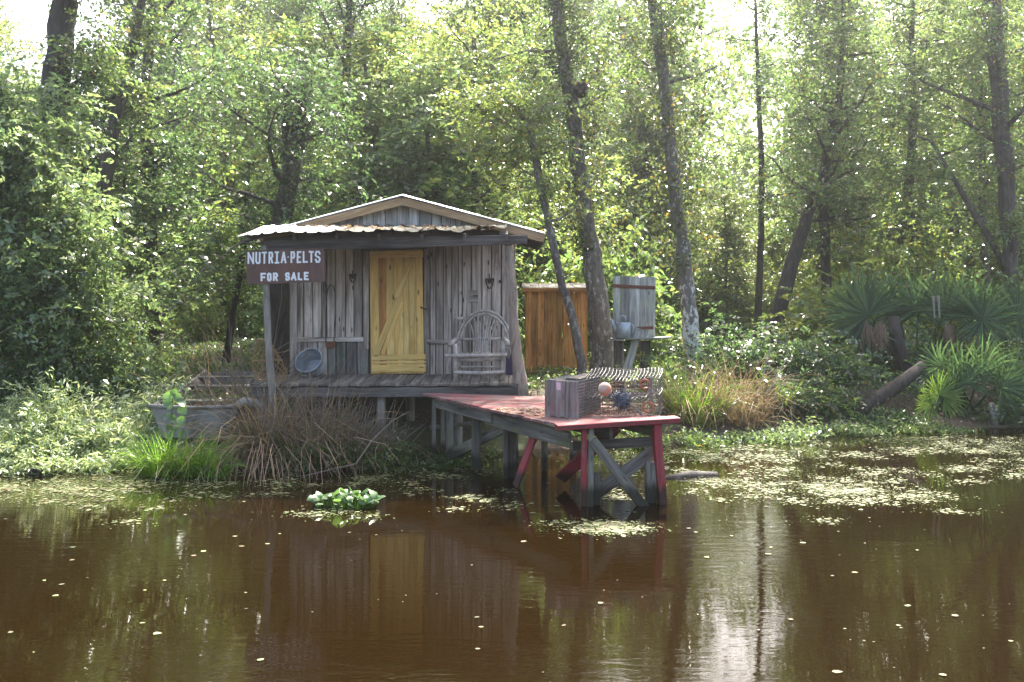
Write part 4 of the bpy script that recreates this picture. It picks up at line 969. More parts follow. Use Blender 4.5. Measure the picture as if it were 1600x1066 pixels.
# ------------------------------------------------------------------ privy, board stand, watering can
pr = thing('privy', 'small orange cedar board privy half hidden behind the thin crooked tree', 'privy', G(870, 21.6))
pd = 21.3; zg = float(ground_h(1.0, 21.4)) - .05
for i, (a, b) in enumerate(zip(np.linspace(822, 916, 11)[:-1], np.linspace(822, 916, 11)[1:])):
    top = 453 + random.uniform(-1, 1)
    q0 = W((a + b) / 2 * 1.0 - (870 - (a + b) / 2) * .03, 560, pd); q0.z = zg; q1 = W((a + b) / 2, top, pd)
    board('wall_board', q0, q1, (b - a) * pd / FPX - .006, .025, Vector((0, -1, 0)), M['privy'], pr, .003)
for i in range(7):
    y = pd + .08 + i * .17
    for x0 in (822.0, 917.0):
        xw = (x0 - CX) * pd / FPX; board('wall_board', (xw, y, zg), (xw, y, W(0, 453, pd).z), .16, .025, Vector((1, 0, 0)), M['privy'], pr, .003)
xl, xr, zt2 = (816 - CX) * pd / FPX, (924 - CX) * pd / FPX, W(0, 452, pd).z
for i in range(4):
    s0, s1 = i / 4, (i + 1) / 4; xm = xl + (xr - xl) * (s0 + s1) / 2
    board('roof_board', (xm, pd - .14, zt2 + .015), (xm, pd + 1.35, zt2 + .13), (xr - xl) / 4 - .006, .03, Vector((0, -.1, 1)), M['dark'], pr, .004)
board('roof_trim', (xl, pd - .15, zt2 - .02), (xr, pd - .15, zt2 - .02), .08, .025, Vector((0, -1, 0)), M['privy'], pr)
stand = thing('board_stand', 'upright pale board panel with two rusty straps on wooden legs', 'board', G(990, 19.2)); sdp = 19.1
edges = [957, 968, 983, 999, 1012, 1024]
for i, (a, b) in enumerate(zip(edges, edges[1:])):
    board('panel_board', W((a + b) / 2 - .5, 529 + i * .4, sdp), W((a + b) / 2 + .8, 431.5 + i * .5 + random.uniform(-.6, .6), sdp), (b - a) * sdp / FPX - .008, .03, Vector((0, -1, 0)), M['pale'], stand, .004)
board('strap', W(956, 446.5, sdp - .025), W(1024, 450, sdp - .025), .065, .012, Vector((0, -1, 0)), M['rust'], stand)
board('strap', W(994, 513, sdp - .025), W(1021, 512, sdp - .025), .06, .012, Vector((0, -1, 0)), M['rust'], stand)
board('shelf', W(955, 530.5, sdp - .12), W(1048, 527, sdp - .12), .34, .03, UP, M['pale'], stand)
for x0, wdt in ((967, .20), (1008, .20)):
    q = W(x0, 532, sdp); board('leg', (q.x, q.y, float(ground_h(q.x, q.y)) - .2), q, wdt, .10, Vector((0, -1, 0)), M['dark'], stand)
board('prop', W(976, 590, sdp - .2), W(999, 513, sdp - .12), .17, .04, Vector((0, -1, .2)), M['pale'], stand, .003, .13)
can = thing('watering_can', 'galvanised watering can on the shelf of the pale board stand', 'watering can', W(973, 529, 18.9))
cb = W(974, 528.5, 18.9); mb = MB(); n_ = 18; vs = []
for h_, r_ in ((0, .125), (0.005, .14), (.30, .145), (.31, .13), (.305, .0)): vs += [cb + Vector((math.cos(a) * max(r_, .001), math.sin(a) * max(r_, .001), h_)) for a in np.linspace(0, 2 * math.pi, n_, endpoint=False)]
mb.add(vs, [(i * n_ + k, i * n_ + (k + 1) % n_, (i + 1) * n_ + (k + 1) % n_, (i + 1) * n_ + k) for i in range(4) for k in range(n_)]); mb.build('can_body', M['zinc'], can, True)
MB().tube([cb + Vector((-.12, 0, .08)), cb + Vector((-.18, 0, .22)), cb + Vector((-.235, 0, .36))], [.05, .034, .03], 9).build('spout', M['zinc'], can, True)
MB().tube([cb + Vector((-.06, 0, .30)), cb + Vector((-.08, 0, .38)), cb + Vector((-.03, 0, .44)), cb + Vector((.03, 0, .43)), cb + Vector((.05, 0, .31))], .018, 8).build('handle', M['zinc'], can, True)
MB().tube([cb + Vector((.13, 0, .29)), cb + Vector((.20, 0, .24)), cb + Vector((.19, 0, .12)), cb + Vector((.135, 0, .06))], .014, 8).build('handle', M['zinc'], can, True)

# ------------------------------------------------------------------ palmettos
def fan_mesh(name, mat, seed, n=30, spread=2.3, R0=1.0, droop=.25):
    rr = random.Random(seed); vs = []; fs = []
    for i in range(n):
        a = -spread + 2 * spread * i / (n - 1); L = R0 * (1 - .28 * (abs(a) / spread) ** 2) * rr.uniform(.93, 1.05); wv = 2 * spread / n * .40 * R0 * .40
        oy = rr.uniform(-.16, .16); d = Vector((math.sin(a), oy, math.cos(a))).normalized(); s = Vector((math.cos(a), 0, -math.sin(a))); dr = droop * rr.uniform(.3, 1.6); b = len(vs)
        for t, wk in ((.02, .12), (.32, .85), (.55, 1.0), (.8, .55), (1.0, .03)):
            c = d * L * t + Vector((0, -dr * t ** 3 * L * .6, -dr * t ** 3 * L * .5)); ww = wv * wk
            vs += [c - s * ww, c + Vector((0, ww * .55, 0)), c + s * ww]
        for j in range(4):
            q = b + j * 3; fs += [(q, q + 1, q + 4, q + 3), (q + 1, q + 2, q + 5, q + 4)]
    me = bpy.data.meshes.new(name); me.from_pydata(vs, [], fs); me.materials.append(mat); return me
FAN = {k: [fan_mesh('frond', M[k], s, 26, sp, 1.0, dr) for s, sp, dr in ((1, 2.2, .2), (2, 1.9, .35), (3, 2.5, .28))] for k in ('palm', 'palmlt')}
FAN['palmdead'] = [fan_mesh('dead_frond', M['palmdead'], 5, 9, .22, 1.0, .5)]
def palmetto(label, base, fronds, kind='palm', trunk=None):
    t = thing('palmetto', label, 'palmetto', base)
    for i, (hx, hy, dd, Rf, tx, ty) in enumerate(fronds):
        hub = W(hx, hy, dd); st_ = Vector(base) + Vector((random.uniform(-.12, .12), random.uniform(-.1, .1), .1)); mid = st_.lerp(hub, .55) + Vector((0, 0, .12))
        pb = MB().tube([st_, mid, hub], [.022, .016, .012], 6).build('petiole', M['palmlt'] if kind == 'palmlt' else M['palm'], t)
        z = Vector((tx, random.uniform(-.25, .1), ty)).normalized(); y = Vector((random.uniform(-.3, .3), 1, random.uniform(-.35, .2))); y = (y - z * y.dot(z)).normalized(); x = y.cross(z)
        me = FAN[kind][i % 3]; f = bpy.data.objects.new('frond', me); COL.objects.link(f); f.parent = t
        Mx = Matrix((x, y, z)).transposed().to_4x4() @ Matrix.Scale(Rf * .9 * random.uniform(.88, 1.08), 4); Mx.translation = hub - Vector(base); f.matrix_basis = Mx
    return t
b1 = G(1425, 19.8)
p1 = palmetto('big dark palmetto with wide fans and a skirt of dead leaves', b1,
    [(1358, 492, 19.2, 1.25, -.8, .55), (1345, 486, 19.8, 1.25, -.95, .25), (1405, 486, 20.0, 1.12, -.3, 1), (1436, 484, 19.8, 1.15, .0, 1), (1478, 486, 19.6, 1.12, .3, 1), (1352, 504, 19.3, 1.15, -1, -.2),
     (1525, 496, 19.4, 1.2, .5, .8), (1560, 494, 19.7, 1.15, .9, .4), (1505, 478, 20.2, 1.1, .3, 1), (1380, 478, 20.3, 1.1, -.45, 1), (1590, 488, 19.4, 1.1, 1, .25), (1535, 500, 19.2, .95, .9, -.15)])
for i in range(14):
    h0 = W(1370 + random.uniform(-18, 18) + (118 if i > 9 else 0), 500 + random.uniform(-6, 8), 19.0); f = bpy.data.objects.new('dead_frond', FAN['palmdead'][0]); COL.objects.link(f); f.parent = p1
    z = Vector((random.uniform(-.15, .15), random.uniform(-.15, .1), -1)).normalized(); y = Vector((random.uniform(-1, 1), -1, 0)); y = (y - z * y.dot(z)).normalized(); x = y.cross(z)
    Mx = Matrix((x, y, z)).transposed().to_4x4() @ Matrix.Scale(random.uniform(.6, .95), 4); Mx.translation = h0 - b1; f.matrix_basis = Mx
MB().tube([b1 - UP * .1, W(1400, 530, 19.5), W(1396, 495, 19.5)], [.16, .14, .10], 9, wob=.2).build('trunk', M['barkdark'], p1, True)
for px_, py_ in ((1458, 463), (1466, 462)):
    a = W(px_, py_, 19.2); MB().tube([a, a - UP * .45 + Vector((.03, 0, 0))], [.03, .012], 6).build('cut_petiole', M['post'], p1)
b2 = G(1512, 18.0)
palmetto('lower palmetto with upright blue green fans at the right water edge', b2,
    [(1500, 590, 17.8, .95, -.1, 1), (1535, 585, 17.7, 1.0, .35, 1), (1470, 572, 17.9, .75, -.75, .8), (1565, 605, 17.6, .95, .9, .5), (1510, 600, 17.5, .9, .1, 1), (1590, 600, 17.9, .9, 1, .35), (1490, 610, 17.4, .6, -.6, .7)])
palmetto('small bright yellow green palmetto fan low at the right bank', G(1482, 17.6), [(1468, 618, 17.3, .62, -.45, .8), (1455, 632, 17.2, .6, -.9, -.3), (1475, 622, 17.4, .55, .6, .7)], 'palmlt')
t = MB().tube([G(1552, 17.7, -.2), G(1552, 17.7, .2), W(1549, 630, 17.7)], [.09, .075, .05], 9, wob=.3).build('stump', M['barkmid'], None, True); meta(t, 'grey rotten stump at the water edge under the lower palmetto', 'stump')
mb = MB().tube([W(1325, 656, 17.7), W(1360, 632, 17.75), W(1400, 605, 17.9), W(1442, 572, 18.1)], [.12, .13, .13, .11], 10, wob=.15); t = mb.build('fallen_log', M['barkdark'], None, True); meta(t, 'fallen dark log slanting up the bank towards the big palmetto', 'log')
mb = MB().tube([W(1272, 626, 18.4), W(1310, 636, 18.2), W(1350, 642, 18.0)], [.05, .065, .07], 8, wob=.2); t = mb.build('fallen_branch', M['post'], None, True); meta(t, 'thin grey branch lying on the bank at the foot of the fallen log', 'branch')
mb = MB().tube([W(1040, 752, 12.75), W(1075, 745, 12.9), W(1120, 743, 13.0)], [.06, .075, .05], 9, wob=.2); t = mb.build('floating_log', M['dark'], None, True); meta(t, 'half sunken log in the water right of the dock', 'log')

# ------------------------------------------------------------------ blades: grass, straw, reeds
def blades(P, rng, L, wd, bend=.8, out=None, lvar=.4, upw=1.0, segs=3, kink=.0):
    """curved ribbons; returns vertices (2 per step) and quads"""
    n = len(P); a = rng.uniform(0, 6.283, n); h = np.stack([np.cos(a), np.sin(a), np.zeros(n)], 1)
    if out is not None: h = unit(out + .6 * h)
    s = np.stack([-h[:, 1], h[:, 0], np.zeros(n)], 1) * rng.choice([-1, 1], n)[:, None]
    tw = rng.normal(size=(n, 3)) * .5; s = unit(s + tw); l = (L * (1 + lvar * rng.uniform(-1, 1, n)))[:, None]; bd = (bend * rng.uniform(.2, 1.2, n))[:, None]; V = []
    for i in range(segs + 1):
        t = i / segs; th = bd * t * 1.3; kk_ = 0 if i == 0 else kk_ + rng.normal(size=(n, 3)) * kink * l; c = P + l * t * (np.array([0, 0, 1.0]) * np.cos(th) * upw + h * np.sin(th)) + kk_; wv = wd * (1 - t ** 2 * .92) * .5
        V += [c - s * wv, c + s * wv]
    V = np.stack(V, 1); k = 2 * (segs + 1); F_ = []
    base = (np.arange(n) * k)[:, None]
    for i in range(segs): F_.append(base + np.array([2 * i, 2 * i + 1, 2 * i + 3, 2 * i + 2]))
    return V.reshape(-1, 3), np.stack(F_, 1).reshape(-1, 4)
def vf_mesh(name, V, Fq, mat):
    me = bpy.data.meshes.new(name); me.vertices.add(len(V)); me.vertices.foreach_set('co', V.astype(np.float32).ravel()); n = len(Fq)
    me.loops.add(n * 4); me.loops.foreach_set('vertex_index', Fq.astype(np.int32).ravel()); me.polygons.add(n); me.polygons.foreach_set('loop_start', np.arange(0, n * 4, 4, dtype=np.int32))
    try: me.polygons.foreach_set('loop_total', np.full(n, 4, np.int32))
    except Exception: pass
    me.materials.append(mat); me.update(calc_edges=True); return me
def disc(rng, n, c, a, b, z=True):
    r = np.sqrt(rng.random(n)); t = rng.uniform(0, 6.283, n); x = c[0] + a * r * np.cos(t); y = c[1] + b * r * np.sin(t)
    h = np.maximum(ground_h(x, y), -.02) if z else np.zeros(n)
    o = np.stack([np.cos(t), np.sin(t), np.zeros(n)], 1) * r[:, None]; return np.stack([x, y, h], 1), o
def clump(name, label, cat, px, d, a, b, n, L, wd, mat, seed, bend=.9, sticks=0, stick_mat=None, z0=None, extra=None, segs=3):
    rng = RNG(seed); c = G(px, d); c.z = max(c.z, 0); t = thing(name, label, cat, c)
    P, o = disc(rng, n, (c.x, c.y), a, b); dry = mat.name.startswith(('dry', 'golden')); V, Fq = blades(P, rng, L, wd, bend, o, .75 if dry else .45, segs=4 if dry else segs, kink=.055 if dry else .015); add_mesh('blades', vf_mesh('blades', V - np.array(c), Fq, mat), t)
    if extra:
        for (n2, L2, w2, m2, b2_) in extra:
            P, o = disc(rng, n2, (c.x, c.y), a, b); V, Fq = blades(P, rng, L2, w2, b2_, o, .6, segs=segs, kink=.03); add_mesh('blades', vf_mesh('blades', V - np.array(c), Fq, m2), t)
    if sticks:
        mb = MB(); P, o = disc(rng, sticks, (c.x, c.y), a, b)
        for q, oo in zip(P, o):
            l = L * rng.uniform(.6, 1.35); v1 = Vector(q); dr = (Vector(oo) * .6 + Vector((rng.normal() * .35, rng.normal() * .2, 1))).normalized(); v2 = v1 + dr * l * .5; v3 = v2 + (dr + Vector((rng.normal() * .3, 0, rng.normal() * .2))).normalized() * l * .5
            mb.tube([v1, v2, v3], [.008, .006, .003], 4, False)
            if rng.random() < .6: mb.tube([v2, v2 + Vector((rng.normal() * .2, rng.normal() * .1, .18))], [.004, .002], 3, False)
        mb.build('twigs', stick_mat or M['twig'], t)
    return t
clump('grass_clump', 'bright green grass clump at the water edge in front of the old boat', 'grass', 283, 13.1, .55, .35, 900, .55, .016, M['grass'], 200, 1.0)
clump('grass_clump', 'small grass tuft drooping into the water right of the bright clump', 'grass', 335, 12.9, .18, .14, 180, .42, .014, M['grass'], 201, 1.3)
clump('dead_reeds', 'reddish dry reed clump hanging over the bank right of the old boat', 'reeds', 418, 13.7, .30, .26, 620, 1.05, .012, M['straw'], 202, 1.9, 70, extra=[(160, 1.0, .016, M['straw_gold'], 1.1)])
clump('dead_reeds', 'tangled dead brush with green shoots on the bank below the porch', 'reeds', 490, 13.7, .55, .34, 400, .9, .011, M['straw'], 203, 1.4, 170, extra=[(500, .65, .012, M['grassdk'], 1.2), (120, 1.15, .014, M['straw_gold'], .7)])
clump('dead_reeds', 'grey twiggy brush on the bank below the porch nearest the dock', 'reeds', 572, 13.85, .38, .26, 150, .65, .010, M['straw'], 204, 1.6, 190, extra=[(700, .5, .011, M['grassdk'], 1.4)])
clump('tall_dry_stalks', 'tall bare dry stalks rising beside the left porch post', 'stalks', 372, 14.9, .35, .35, 50, 1.35, .010, M['straw'], 205, 1.0, 60)
clump('golden_grass', 'golden dry grass clump right of the lichen tree', 'grass', 1155, 17.0, .42, .35, 480, .85, .013, M['straw_gold'], 206, 1.0, 30)
clump('golden_grass', 'mixed green and dry grass at the foot of the lichen tree', 'grass', 1085, 16.8, .45, .4, 300, .8, .013, M['straw_gold'], 207, 1.0, 25, extra=[(420, .8, .014, M['grass'], .9)])
clump('golden_grass', 'dark dry grass patch under the dark shrubs right of the golden clump', 'grass', 1225, 17.6, .45, .3, 130, .5, .012, M['straw'], 208, 1.4, 30, extra=[(160, .6, .014, M['grass'], .7)])
for i, (a, b) in enumerate((((1172, 650), (1205, 540)), ((1180, 640), (1230, 560)))):
    q0 = W(*a, 17.2); q1 = W(*b, 17.6); t = MB().tube([q0, q0.lerp(q1, .5) + Vector((.03, 0, .03)), q1], [.016, .013, .007], 6).build('dry_stick', M['post']); meta(t, ['long pale dry stick leaning out of the golden grass', 'shorter pale dry stick slanting right from the golden grass'][i], 'stick')
q = [W(660, 606, 13.4), W(628, 640, 13.3), W(600, 680, 13.2), W(560, 722, 13.1), W(480, 735, 13.0)]
q = [W(640, 642, 13.5), W(610, 660, 13.4), W(580, 690, 13.2), W(556, 725, 13.0), W(500, 738, 12.95), W(470, 745, 12.9)]
t = MB().tube(q, [.005, .008, .010, .011, .009, .006], 6, wob=.3).build('dead_branch', M['twig']); meta(t, 'bare grey branch curving down to the water below the porch', 'branch')
# weeds along the banks (leafy stems)
def weeds(name, label, px, d, a, b, n, hgt, mat, seed, leafL=.05, m=14, nar=.32, cat='weeds', fl=1.0):
    rng = RNG(seed); c = G(px, d); c.z = max(c.z, 0); t = thing(name, label, cat, c); P, o = disc(rng, n, (c.x, c.y), a, b); top = P + o * .25 + np.stack([rng.normal(0, .08, n), rng.normal(0, .08, n), hgt * rng.uniform(.3, 1.2, n) * (.72 + .30 * np.sin(P[:, 0] * 3.1 + P[:, 1] * 2.3 + seed) + .22 * np.sin(P[:, 0] * 7.3 - P[:, 1] * 5.1 + seed)) * (1 - .35 * np.linalg.norm(o, axis=1))], 1)
    s = rng.uniform(.15, 1.0, (n, m, 1)); C = P[:, None] * (1 - s) + top[:, None] * s + rng.normal(size=(n, m, 3)) * np.array([.05, .05, .025])
    V = leaf_arrays(C.reshape(-1, 3), rng, leafL * 1.15, nar, .9, .1, lvar=.6); add_mesh('foliage', quads_mesh('foliage', V - np.array(c), mat), t)
    V, Fq = blades(P, rng, 1.0, .006, .05); V2 = np.repeat(np.stack([P, P * .5 + top * .5, top], 1)[:, :, None], 2, 2).reshape(n, 6, 3).copy(); V2[:, 1::2, 0] += .006
    Fs = (np.arange(n) * 6)[:, None, None] + np.array([[0, 1, 3, 2], [2, 3, 5, 4]])[None]; add_mesh('stems', vf_mesh('stems', V2.reshape(-1, 3) - np.array(c), Fs.reshape(-1, 4), M['grassdk']), t)
    return t
weeds('bank_weeds', 'pale sunlit weed mound on the left bank beside the boat', 150, 14.6, 1.15, .8, 620, .95, M['leaf_weed'], 210, .085, 16, .24)
weeds('bank_weeds', 'low silvery weeds at the left edge of the water', 30, 14.0, 1.0, .5, 360, .6, M['leaf_weed'], 211, .08, 15, .24)
weeds('bank_weeds', 'short pale weeds on the shore left of the bright grass clump', 165, 13.6, .45, .3, 200, .35, M['leaf_weed'], 212, .06)
weeds('bank_weeds', 'green leafy weeds on the left shore in the gap before the thicket', 95, 15.9, 1.4, .5, 260, .7, M['leaf_dark'], 213, .085)
weeds('bank_weeds', 'light green water weeds in front of the golden grass', 1190, 16.0, .45, .25, 80, .34, M['leaf_light'], 214, .075)
weeds('bank_weeds', 'small bright weed tuft in the water right of the golden grass', 1262, 16.4, .3, .18, 55, .3, M['leaf_light'], 224, .07)
weeds('bank_weeds', 'bright weeds at the shore below the fallen log', 1340, 16.8, .35, .2, 60, .26, M['leaf_light'], 215, .075)
weeds('bank_weeds', 'weeds at the shore just right of the dock', 1100, 15.6, .3, .2, 60, .40, M['leaf_mid'], 216, .055)
weeds('bank_weeds', 'small weeds at the water edge below the lower palmetto', 1440, 17.1, .8, .3, 170, .28, M['leaf_mid'], 217, .055)
weeds('bank_weeds', 'flat green weed mat in the water left of the dock posts', 640, 13.9, .85, .4, 420, .10, M['grassdk'], 218, .05)
weeds('bank_weeds', 'low green weeds under the back end of the dock', 700, 14.6, .6, .35, 200, .22, M['leaf_mid'], 219, .055)
weeds('bank_weeds', 'green undergrowth seen between the front dock posts', 970, 15.6, .7, .4, 160, .45, M['leaf_mid'], 220, .06)
weeds('bank_weeds', 'green ferny weeds behind the dead reeds at the porch foot', 470, 14.7, .7, .3, 200, .55, M['leaf_mid'], 221, .06)
weeds('bank_weeds', 'pale weeds at the far left shore hanging to the water', -40, 13.4, .9, .45, 380, .5, M['leaf_weed'], 222, .07)
weeds('bank_weeds', 'pale weeds along the shore below the weed mound', 85, 13.35, .7, .3, 300, .42, M['leaf_weed'], 223, .065)
weeds('bank_weeds', 'green leafy sprigs growing through the dead brush below the porch', 495, 13.5, .55, .25, 90, .75, M['leaf_mid'], 226, .06)
weeds('bank_weeds', 'low green sprigs at the foot of the twiggy brush nearest the dock', 585, 13.6, .4, .2, 70, .5, M['leaf_mid'], 227, .06)
weeds('bank_weeds', 'dark low weeds on the bare bank round the grey stump', 1565, 17.9, .8, .25, 150, .35, M['leaf_dark'], 228, .06)
weeds('bank_weeds', 'dark weeds at the foot of the fallen log', 1370, 17.5, .6, .2, 110, .3, M['leaf_dark'], 229, .06)
# vine plant with large pale leaves in front of the boat
vp = thing('leafy_vine', 'single upright vine with large pale drooping leaves in front of the old boat', 'vine', W(270, 690, 13.45))
MB().tube([W(272, 692, 13.45), W(268, 650, 13.45), W(270, 625, 13.45), W(268, 612, 13.45)], [.012, .01, .008, .006], 6).build('stem', M['grass'], vp)
def big_leaf_mesh(mat, name='leaf'):
    vs = []; fs = []
    for i, (t, wv) in enumerate(((0, .05), (.15, .42), (.4, .5), (.7, .34), (1, .02))): z = -.35 * t * t; vs += [(-wv, z * .8 - .06 * 0, -t), (0, z + .10, -t), (wv, z * .8, -t)]
    for i in range(4): q_ = i * 3; fs += [(q_, q_ + 1, q_ + 4, q_ + 3), (q_ + 1, q_ + 2, q_ + 5, q_ + 4)]
    me = bpy.data.meshes.new(name); me.from_pydata(vs, [], fs); me.materials.append(mat); me.polygons.foreach_set('use_smooth', [True] * 8); return me
bl = big_leaf_mesh(M['hyac'])
for i, (x, y) in enumerate(((262, 612), (270, 608), (277, 614), (281, 622), (262, 624), (268, 630), (280, 635), (260, 645), (272, 648), (282, 650), (264, 662), (276, 664), (281, 674), (268, 676))):
    f = bpy.data.objects.new('leaf', bl); COL.objects.link(f); f.parent = vp; f.location = W(x, y, 13.4) - ORG[vp.name]; f.rotation_euler = (random.uniform(-.5, .2), random.uniform(-.7, .7), random.uniform(-.9, .9)); f.scale = (.12,) * 3 if i % 3 else (.15,) * 3
# water hyacinth
def hyacinth(label, px, py, a, b, n, seed, s0=.1):
    d = EYE * FPX / (py - HY); c = Vector(((px - CX) * d / FPX, d, 0)); t = thing('water_hyacinth', label, 'water plant', c); rr = random.Random(seed); mb = MB()
    for i in range(n):
        r_ = math.sqrt(rr.random()); an = rr.uniform(0, 6.28); x, y = a * r_ * math.cos(an), b * r_ * math.sin(an); h = rr.uniform(.05, .17) * (1.1 - .5 * r_); tip = Vector((x * 1.12, y * 1.12, h)); mb.tube([c + Vector((x * .9, y * .9, -.02)), c + Vector((x, y, h * .6)), c + tip], [.010, .009, .005], 5)
        f = bpy.data.objects.new('leaf', bl); COL.objects.link(f); f.parent = t; f.location = tip; q = s0 * rr.uniform(.75, 1.3); f.scale = (q, q, q); f.rotation_euler = (rr.uniform(1.6, 2.9), rr.uniform(-.4, .4), rr.uniform(0, 6.28))
    mb.build('stalk', M['grass'], t); return t
hyacinth('floating water hyacinth clump in front of the porch', 538, 792, .38, .17, 64, 31)
for i, (px_, d_, lab) in enumerate(((1280, 17.9, 'dark tangled dead brush on the bank left of the fallen log'), (1375, 18.0, 'dark tangled twigs under the fallen log'), (1210, 17.9, 'brown tangled brush between golden grass and dark shrubs'), (1545, 18.3, 'dry tangle under the lower palmetto'))):
    clump('dead_brush', lab, 'brush', px_, d_, .5, .3, 90, .45, .009, M['straw'], 240 + i, 1.7, 120, extra=[(120, .4, .012, M['grassdk'], 1.3)])
dw = MB(); dw.tube([W(38, 740, 13.0), W(62, 732, 13.0), W(82, 742, 12.95)], [.03, .045, .03], 7, wob=.3).tube([W(70, 722, 13.02), W(62, 736, 12.95), W(58, 752, 12.9)], [.025, .035, .025], 7, wob=.3)
t = dw.build('driftwood', M['barkdark'], None, True); meta(t, 'dark forked driftwood at the water edge on the far left', 'driftwood')
# boat
bt = thing('old_boat', 'old grey flat boat pulled up on the left bank, square end to the water', 'boat', G(305, 14.3))
def bsec(yp, x0, x1, zt, zb, tap): return [Vector((x0, yp, zt)), Vector((x0 + tap, yp, zb)), Vector((x1 - tap, yp, zb)), Vector((x1, yp, zt))]
secs = [bsec(14.05, -5.28, -4.02, .78, .34, .16), bsec(15.2, -5.42, -4.05, .80, .36, .12), bsec(16.6, -5.62, -4.3, .86, .44, .14), bsec(18.0, -5.75, -4.85, .98, .62, .2)]
mb = MB(); vs = [v_ for s in secs for v_ in s]; inn = [v_ + Vector((.03 if k % 4 < 2 else -.03, .03 if k < 4 else -.02, .03 if k % 4 in (1, 2) else 0)) for k, v_ in enumerate(vs)]
nV = len(vs); fs = []
for i in range(3):
    for k in range(3): q_ = i * 4 + k; fs += [(q_, q_ + 4, q_ + 5, q_ + 1), (nV + q_, nV + q_ + 1, nV + q_ + 5, nV + q_ + 4)]
fs += [(0, 1, 2, 3), (12, 15, 14, 13), (nV, nV + 3, nV + 2, nV + 1), (nV + 12, nV + 13, nV + 14, nV + 15)]
mb.add(vs + inn, fs); mb.build('hull', M['boat'], bt)
for k in (0, 3): MB().tube([s[k] + UP * .012 for s in secs], .03, 7).build('gunwale', M['boat'], bt, True)
MB().tube([secs[0][0] + Vector((-.05, 0, .03)), secs[0][0].lerp(secs[0][3], .5) + UP * .0, secs[0][3] + Vector((.04, 0, .02))], [.03, .028, .03], 7).build('transom_rim', M['boat'], bt, True)
MB().tube([secs[0][3] + Vector((-.02, -.03, .02)), secs[0][3] + Vector((.10, -.02, .09)), secs[0][3] + Vector((.25, .05, .06)), secs[0][3] + Vector((.33, .1, -.08))], [.05, .07, .07, .05], 8).build('fender', M['boat'], bt, True)
for yp, x0, x1, z in ((15.3, -5.38, -4.1, .74), (16.7, -5.6, -4.35, .84), (17.5, -5.66, -4.6, .93)): board('seat', (x0, yp, z), (x1, yp, z), .26, .03, UP, M['dockgrey'], bt)
# ------------------------------------------------------------------ floating weed
def flakes(name, label, pts, rng, r0, r1, mat, z=.006, tilt=0):
    n = len(pts); k = 6; a = np.linspace(0, 2 * math.pi, k, endpoint=False)[None]; r = (r0 + (r1 - r0) * rng.random(n) ** 2.2)[:, None] * rng.uniform(.55, 1.25, (n, k))
    V = np.stack([pts[:, 0:1] + r * np.cos(a) * 1.2, pts[:, 1:2] + r * np.sin(a), pts[:, 2:3] + np.repeat(rng.uniform(0, .004, (n, 1)), k, 1) + tilt * r * rng.uniform(-1, 1, (n, k))], 2).reshape(-1, 3)
    me = bpy.data.meshes.new(name); me.from_pydata(V.tolist(), [], (np.arange(n * k).reshape(n, k)).tolist()); me.materials.append(mat); o = add_mesh(name, me); o['kind'] = 'stuff'; o['label'] = label; return o
rng = RNG(300); pts = []
patches = [(90, 762, 110, 13, 700), (220, 748, 120, 14, 700), (120, 790, 110, 14, 130), (330, 772, 70, 10, 140), (460, 752, 110, 9, 320), (500, 800, 60, 9, 120), (640, 728, 90, 12, 600), (620, 752, 120, 14, 260), (740, 772, 110, 20, 220), (940, 822, 42, 6, 420), (975, 775, 30, 9, 110), (1010, 730, 60, 10, 160),
           (1110, 712, 90, 9, 620), (1130, 752, 110, 10, 330), (1230, 775, 140, 14, 420), (1310, 762, 130, 13, 760), (1380, 782, 120, 14, 260), (1330, 735, 160, 12, 300), (1470, 700, 140, 10, 620), (1560, 730, 100, 16, 420), (1500, 690, 120, 6, 460), (1640, 700, 100, 14, 500), (-80, 770, 100, 18, 500), (1250, 715, 100, 8, 420)]
for (px, py, sx, sy, n_) in patches:
    ns_ = max(4, n_ // 22); cxs = px + rng.normal(size=ns_) * sx * .7; cys = py + rng.normal(size=ns_) * sy * .85; kq = rng.integers(0, ns_, n_)
    X = cxs[kq] + rng.normal(size=n_) * 9; Yp = cys[kq] + rng.normal(size=n_) * 2.0; Yp = np.maximum(Yp, 672); d = EYE * FPX / (Yp - HY); pts.append(np.stack([(X - CX) * d / FPX, d, np.full(n_, .005)], 1))
P = np.concatenate(pts); P = P[ground_h(P[:, 0], P[:, 1]) < 0]; P[:, :2] += rng.normal(size=(len(P), 2)) * .04
flakes('floating_duckweed', 'scattered rafts of pale floating weed on the water', P, rng, .008, .032, M['duck'])
Pf = np.repeat(P, 3, 0) + np.concatenate([rng.normal(size=(len(P) * 3, 2)) * np.array([.16, .10]), np.zeros((len(P) * 3, 1))], 1); Pf[:, 2] = .004; Pf = Pf[ground_h(Pf[:, 0], Pf[:, 1]) < 0]
flakes('duckweed_film', 'fine film of duckweed between the floating rafts', Pf, rng, .004, .013, M['film'])
n_ = 300; d = 4.2 + 10 * rng.random(n_) ** .6; X = rng.uniform(-.62, .62, n_) * d; P = np.stack([X, d, np.full(n_, .005)], 1); P = P[ground_h(P[:, 0], P[:, 1]) < -.02]
flakes('floating_leaf_bits', 'sparse leaf bits drifting on the open brown water', P, rng, .006, .03, M['duck'])
n_ = 500; s = rng.random(n_); t_ = rng.beta(1.2, 3, n_) * .4 + .55; P = np.array([list(dp(a, min(b, .99), .03)) for a, b in zip(s, t_)])
flakes('dock_leaf_litter', 'dry fallen leaves strewn over the dock planks and round the traps', P, rng, .012, .035, M['dryleaf'], tilt=.4)
n_ = 240; P = np.array([list(H(rng.uniform(.3, 3.4), kq_, 3.56 - .2 * kq_ / 1.5 + .02)) for kq_ in rng.uniform(.1, 1.45, n_)])
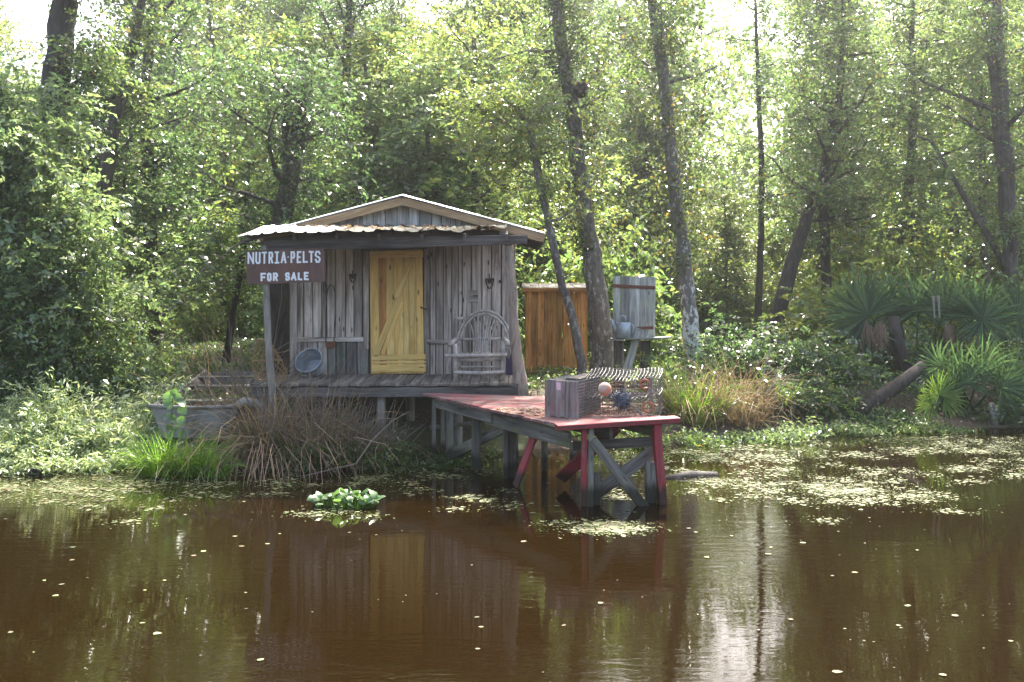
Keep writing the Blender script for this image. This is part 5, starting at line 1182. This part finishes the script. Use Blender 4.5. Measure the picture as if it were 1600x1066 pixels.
flakes('awning_leaf_litter', 'dead leaves lying on the porch awning', P, rng, .015, .04, M['dryleaf'], tilt=.5)
# ground cover: leafy weeds and litter spread over the bank
n_ = 42000; d = 15 + 20 * rng.random(n_) ** 1.3; X = rng.uniform(-.64, .64, n_) * d; s_ = d - np.interp(X, SHX, SHY); ok = s_ > .15
uu = (X - P0.x) * U.x + (d - P0.y) * U.y; kk = (X - P0.x) * NF.x + (d - P0.y) * NF.y; ok &= ~((uu > -.4) & (uu < UW + .3) & (kk < 1.2) & (kk > -3.1))
X, d = X[ok], d[ok]; P = np.stack([X, d, ground_h(X, d)], 1); nz = np.sin(X * 1.1 + d * .7) + np.sin(X * .43 - d * 1.1 + 1)
sn_ = (X * 0 + d) - np.interp(X, SHX, SHY); sel = (nz > .2) & ((sn_ > 3.2) | (rng.random(len(X)) < .06))
V, Fq = blades(P[sel], rng, .26, .014, .9, segs=2); o = add_mesh('bank_grass', vf_mesh('bank_grass', V, Fq, M['grassdk'])); o['kind'] = 'stuff'; o['label'] = 'short wild grass on the bank under the trees'
no_ = (nz <= .2) & (sn_ > 2.6); Pl = np.repeat(P[no_], 3, 0) + rng.normal(size=(no_.sum() * 3, 3)) * np.array([.15, .15, .03]) + np.array([0, 0, .06])
V = leaf_arrays(Pl, rng, .085, .55, .8, lvar=.6); o = add_mesh('bank_ground_cover', quads_mesh('bank_ground_cover', V, M['leaf_mid'])); o['kind'] = 'stuff'; o['label'] = 'low leafy ground cover on the bank under the trees'
Pl = P[rng.random(len(P)) < .5] + rng.normal(size=(1, 3)) * .01 + np.array([0, 0, .015]); V = leaf_arrays(Pl, rng, .09, .6, 1.5); o = add_mesh('bank_leaf_litter', quads_mesh('bank_leaf_litter', V, M['dryleaf'])); o['kind'] = 'stuff'; o['label'] = 'brown fallen leaves on the bank'

# ------------------------------------------------------------------ haze volume added to give the sun's glow and veil
hm = bpy.data.materials.new('glare_haze'); hm.use_nodes = True; hn = hm.node_tree
for nd in list(hn.nodes):
    if nd.type == 'BSDF_PRINCIPLED': hn.nodes.remove(nd)
pv = hn.nodes.new('ShaderNodeVolumePrincipled'); pv.inputs['Color'].default_value = (.93, .96, 1, 1); pv.inputs['Density'].default_value = HAZE; pv.inputs['Anisotropy'].default_value = .8
hn.links.new(pv.outputs[0], hn.nodes['Material Output'].inputs['Volume'])
o = MB().box((-112, -62, -2.4), (112, 132, 27)).build('haze', hm); o['kind'] = 'stuff'; o['label'] = 'thin pale haze added for the sun glare'
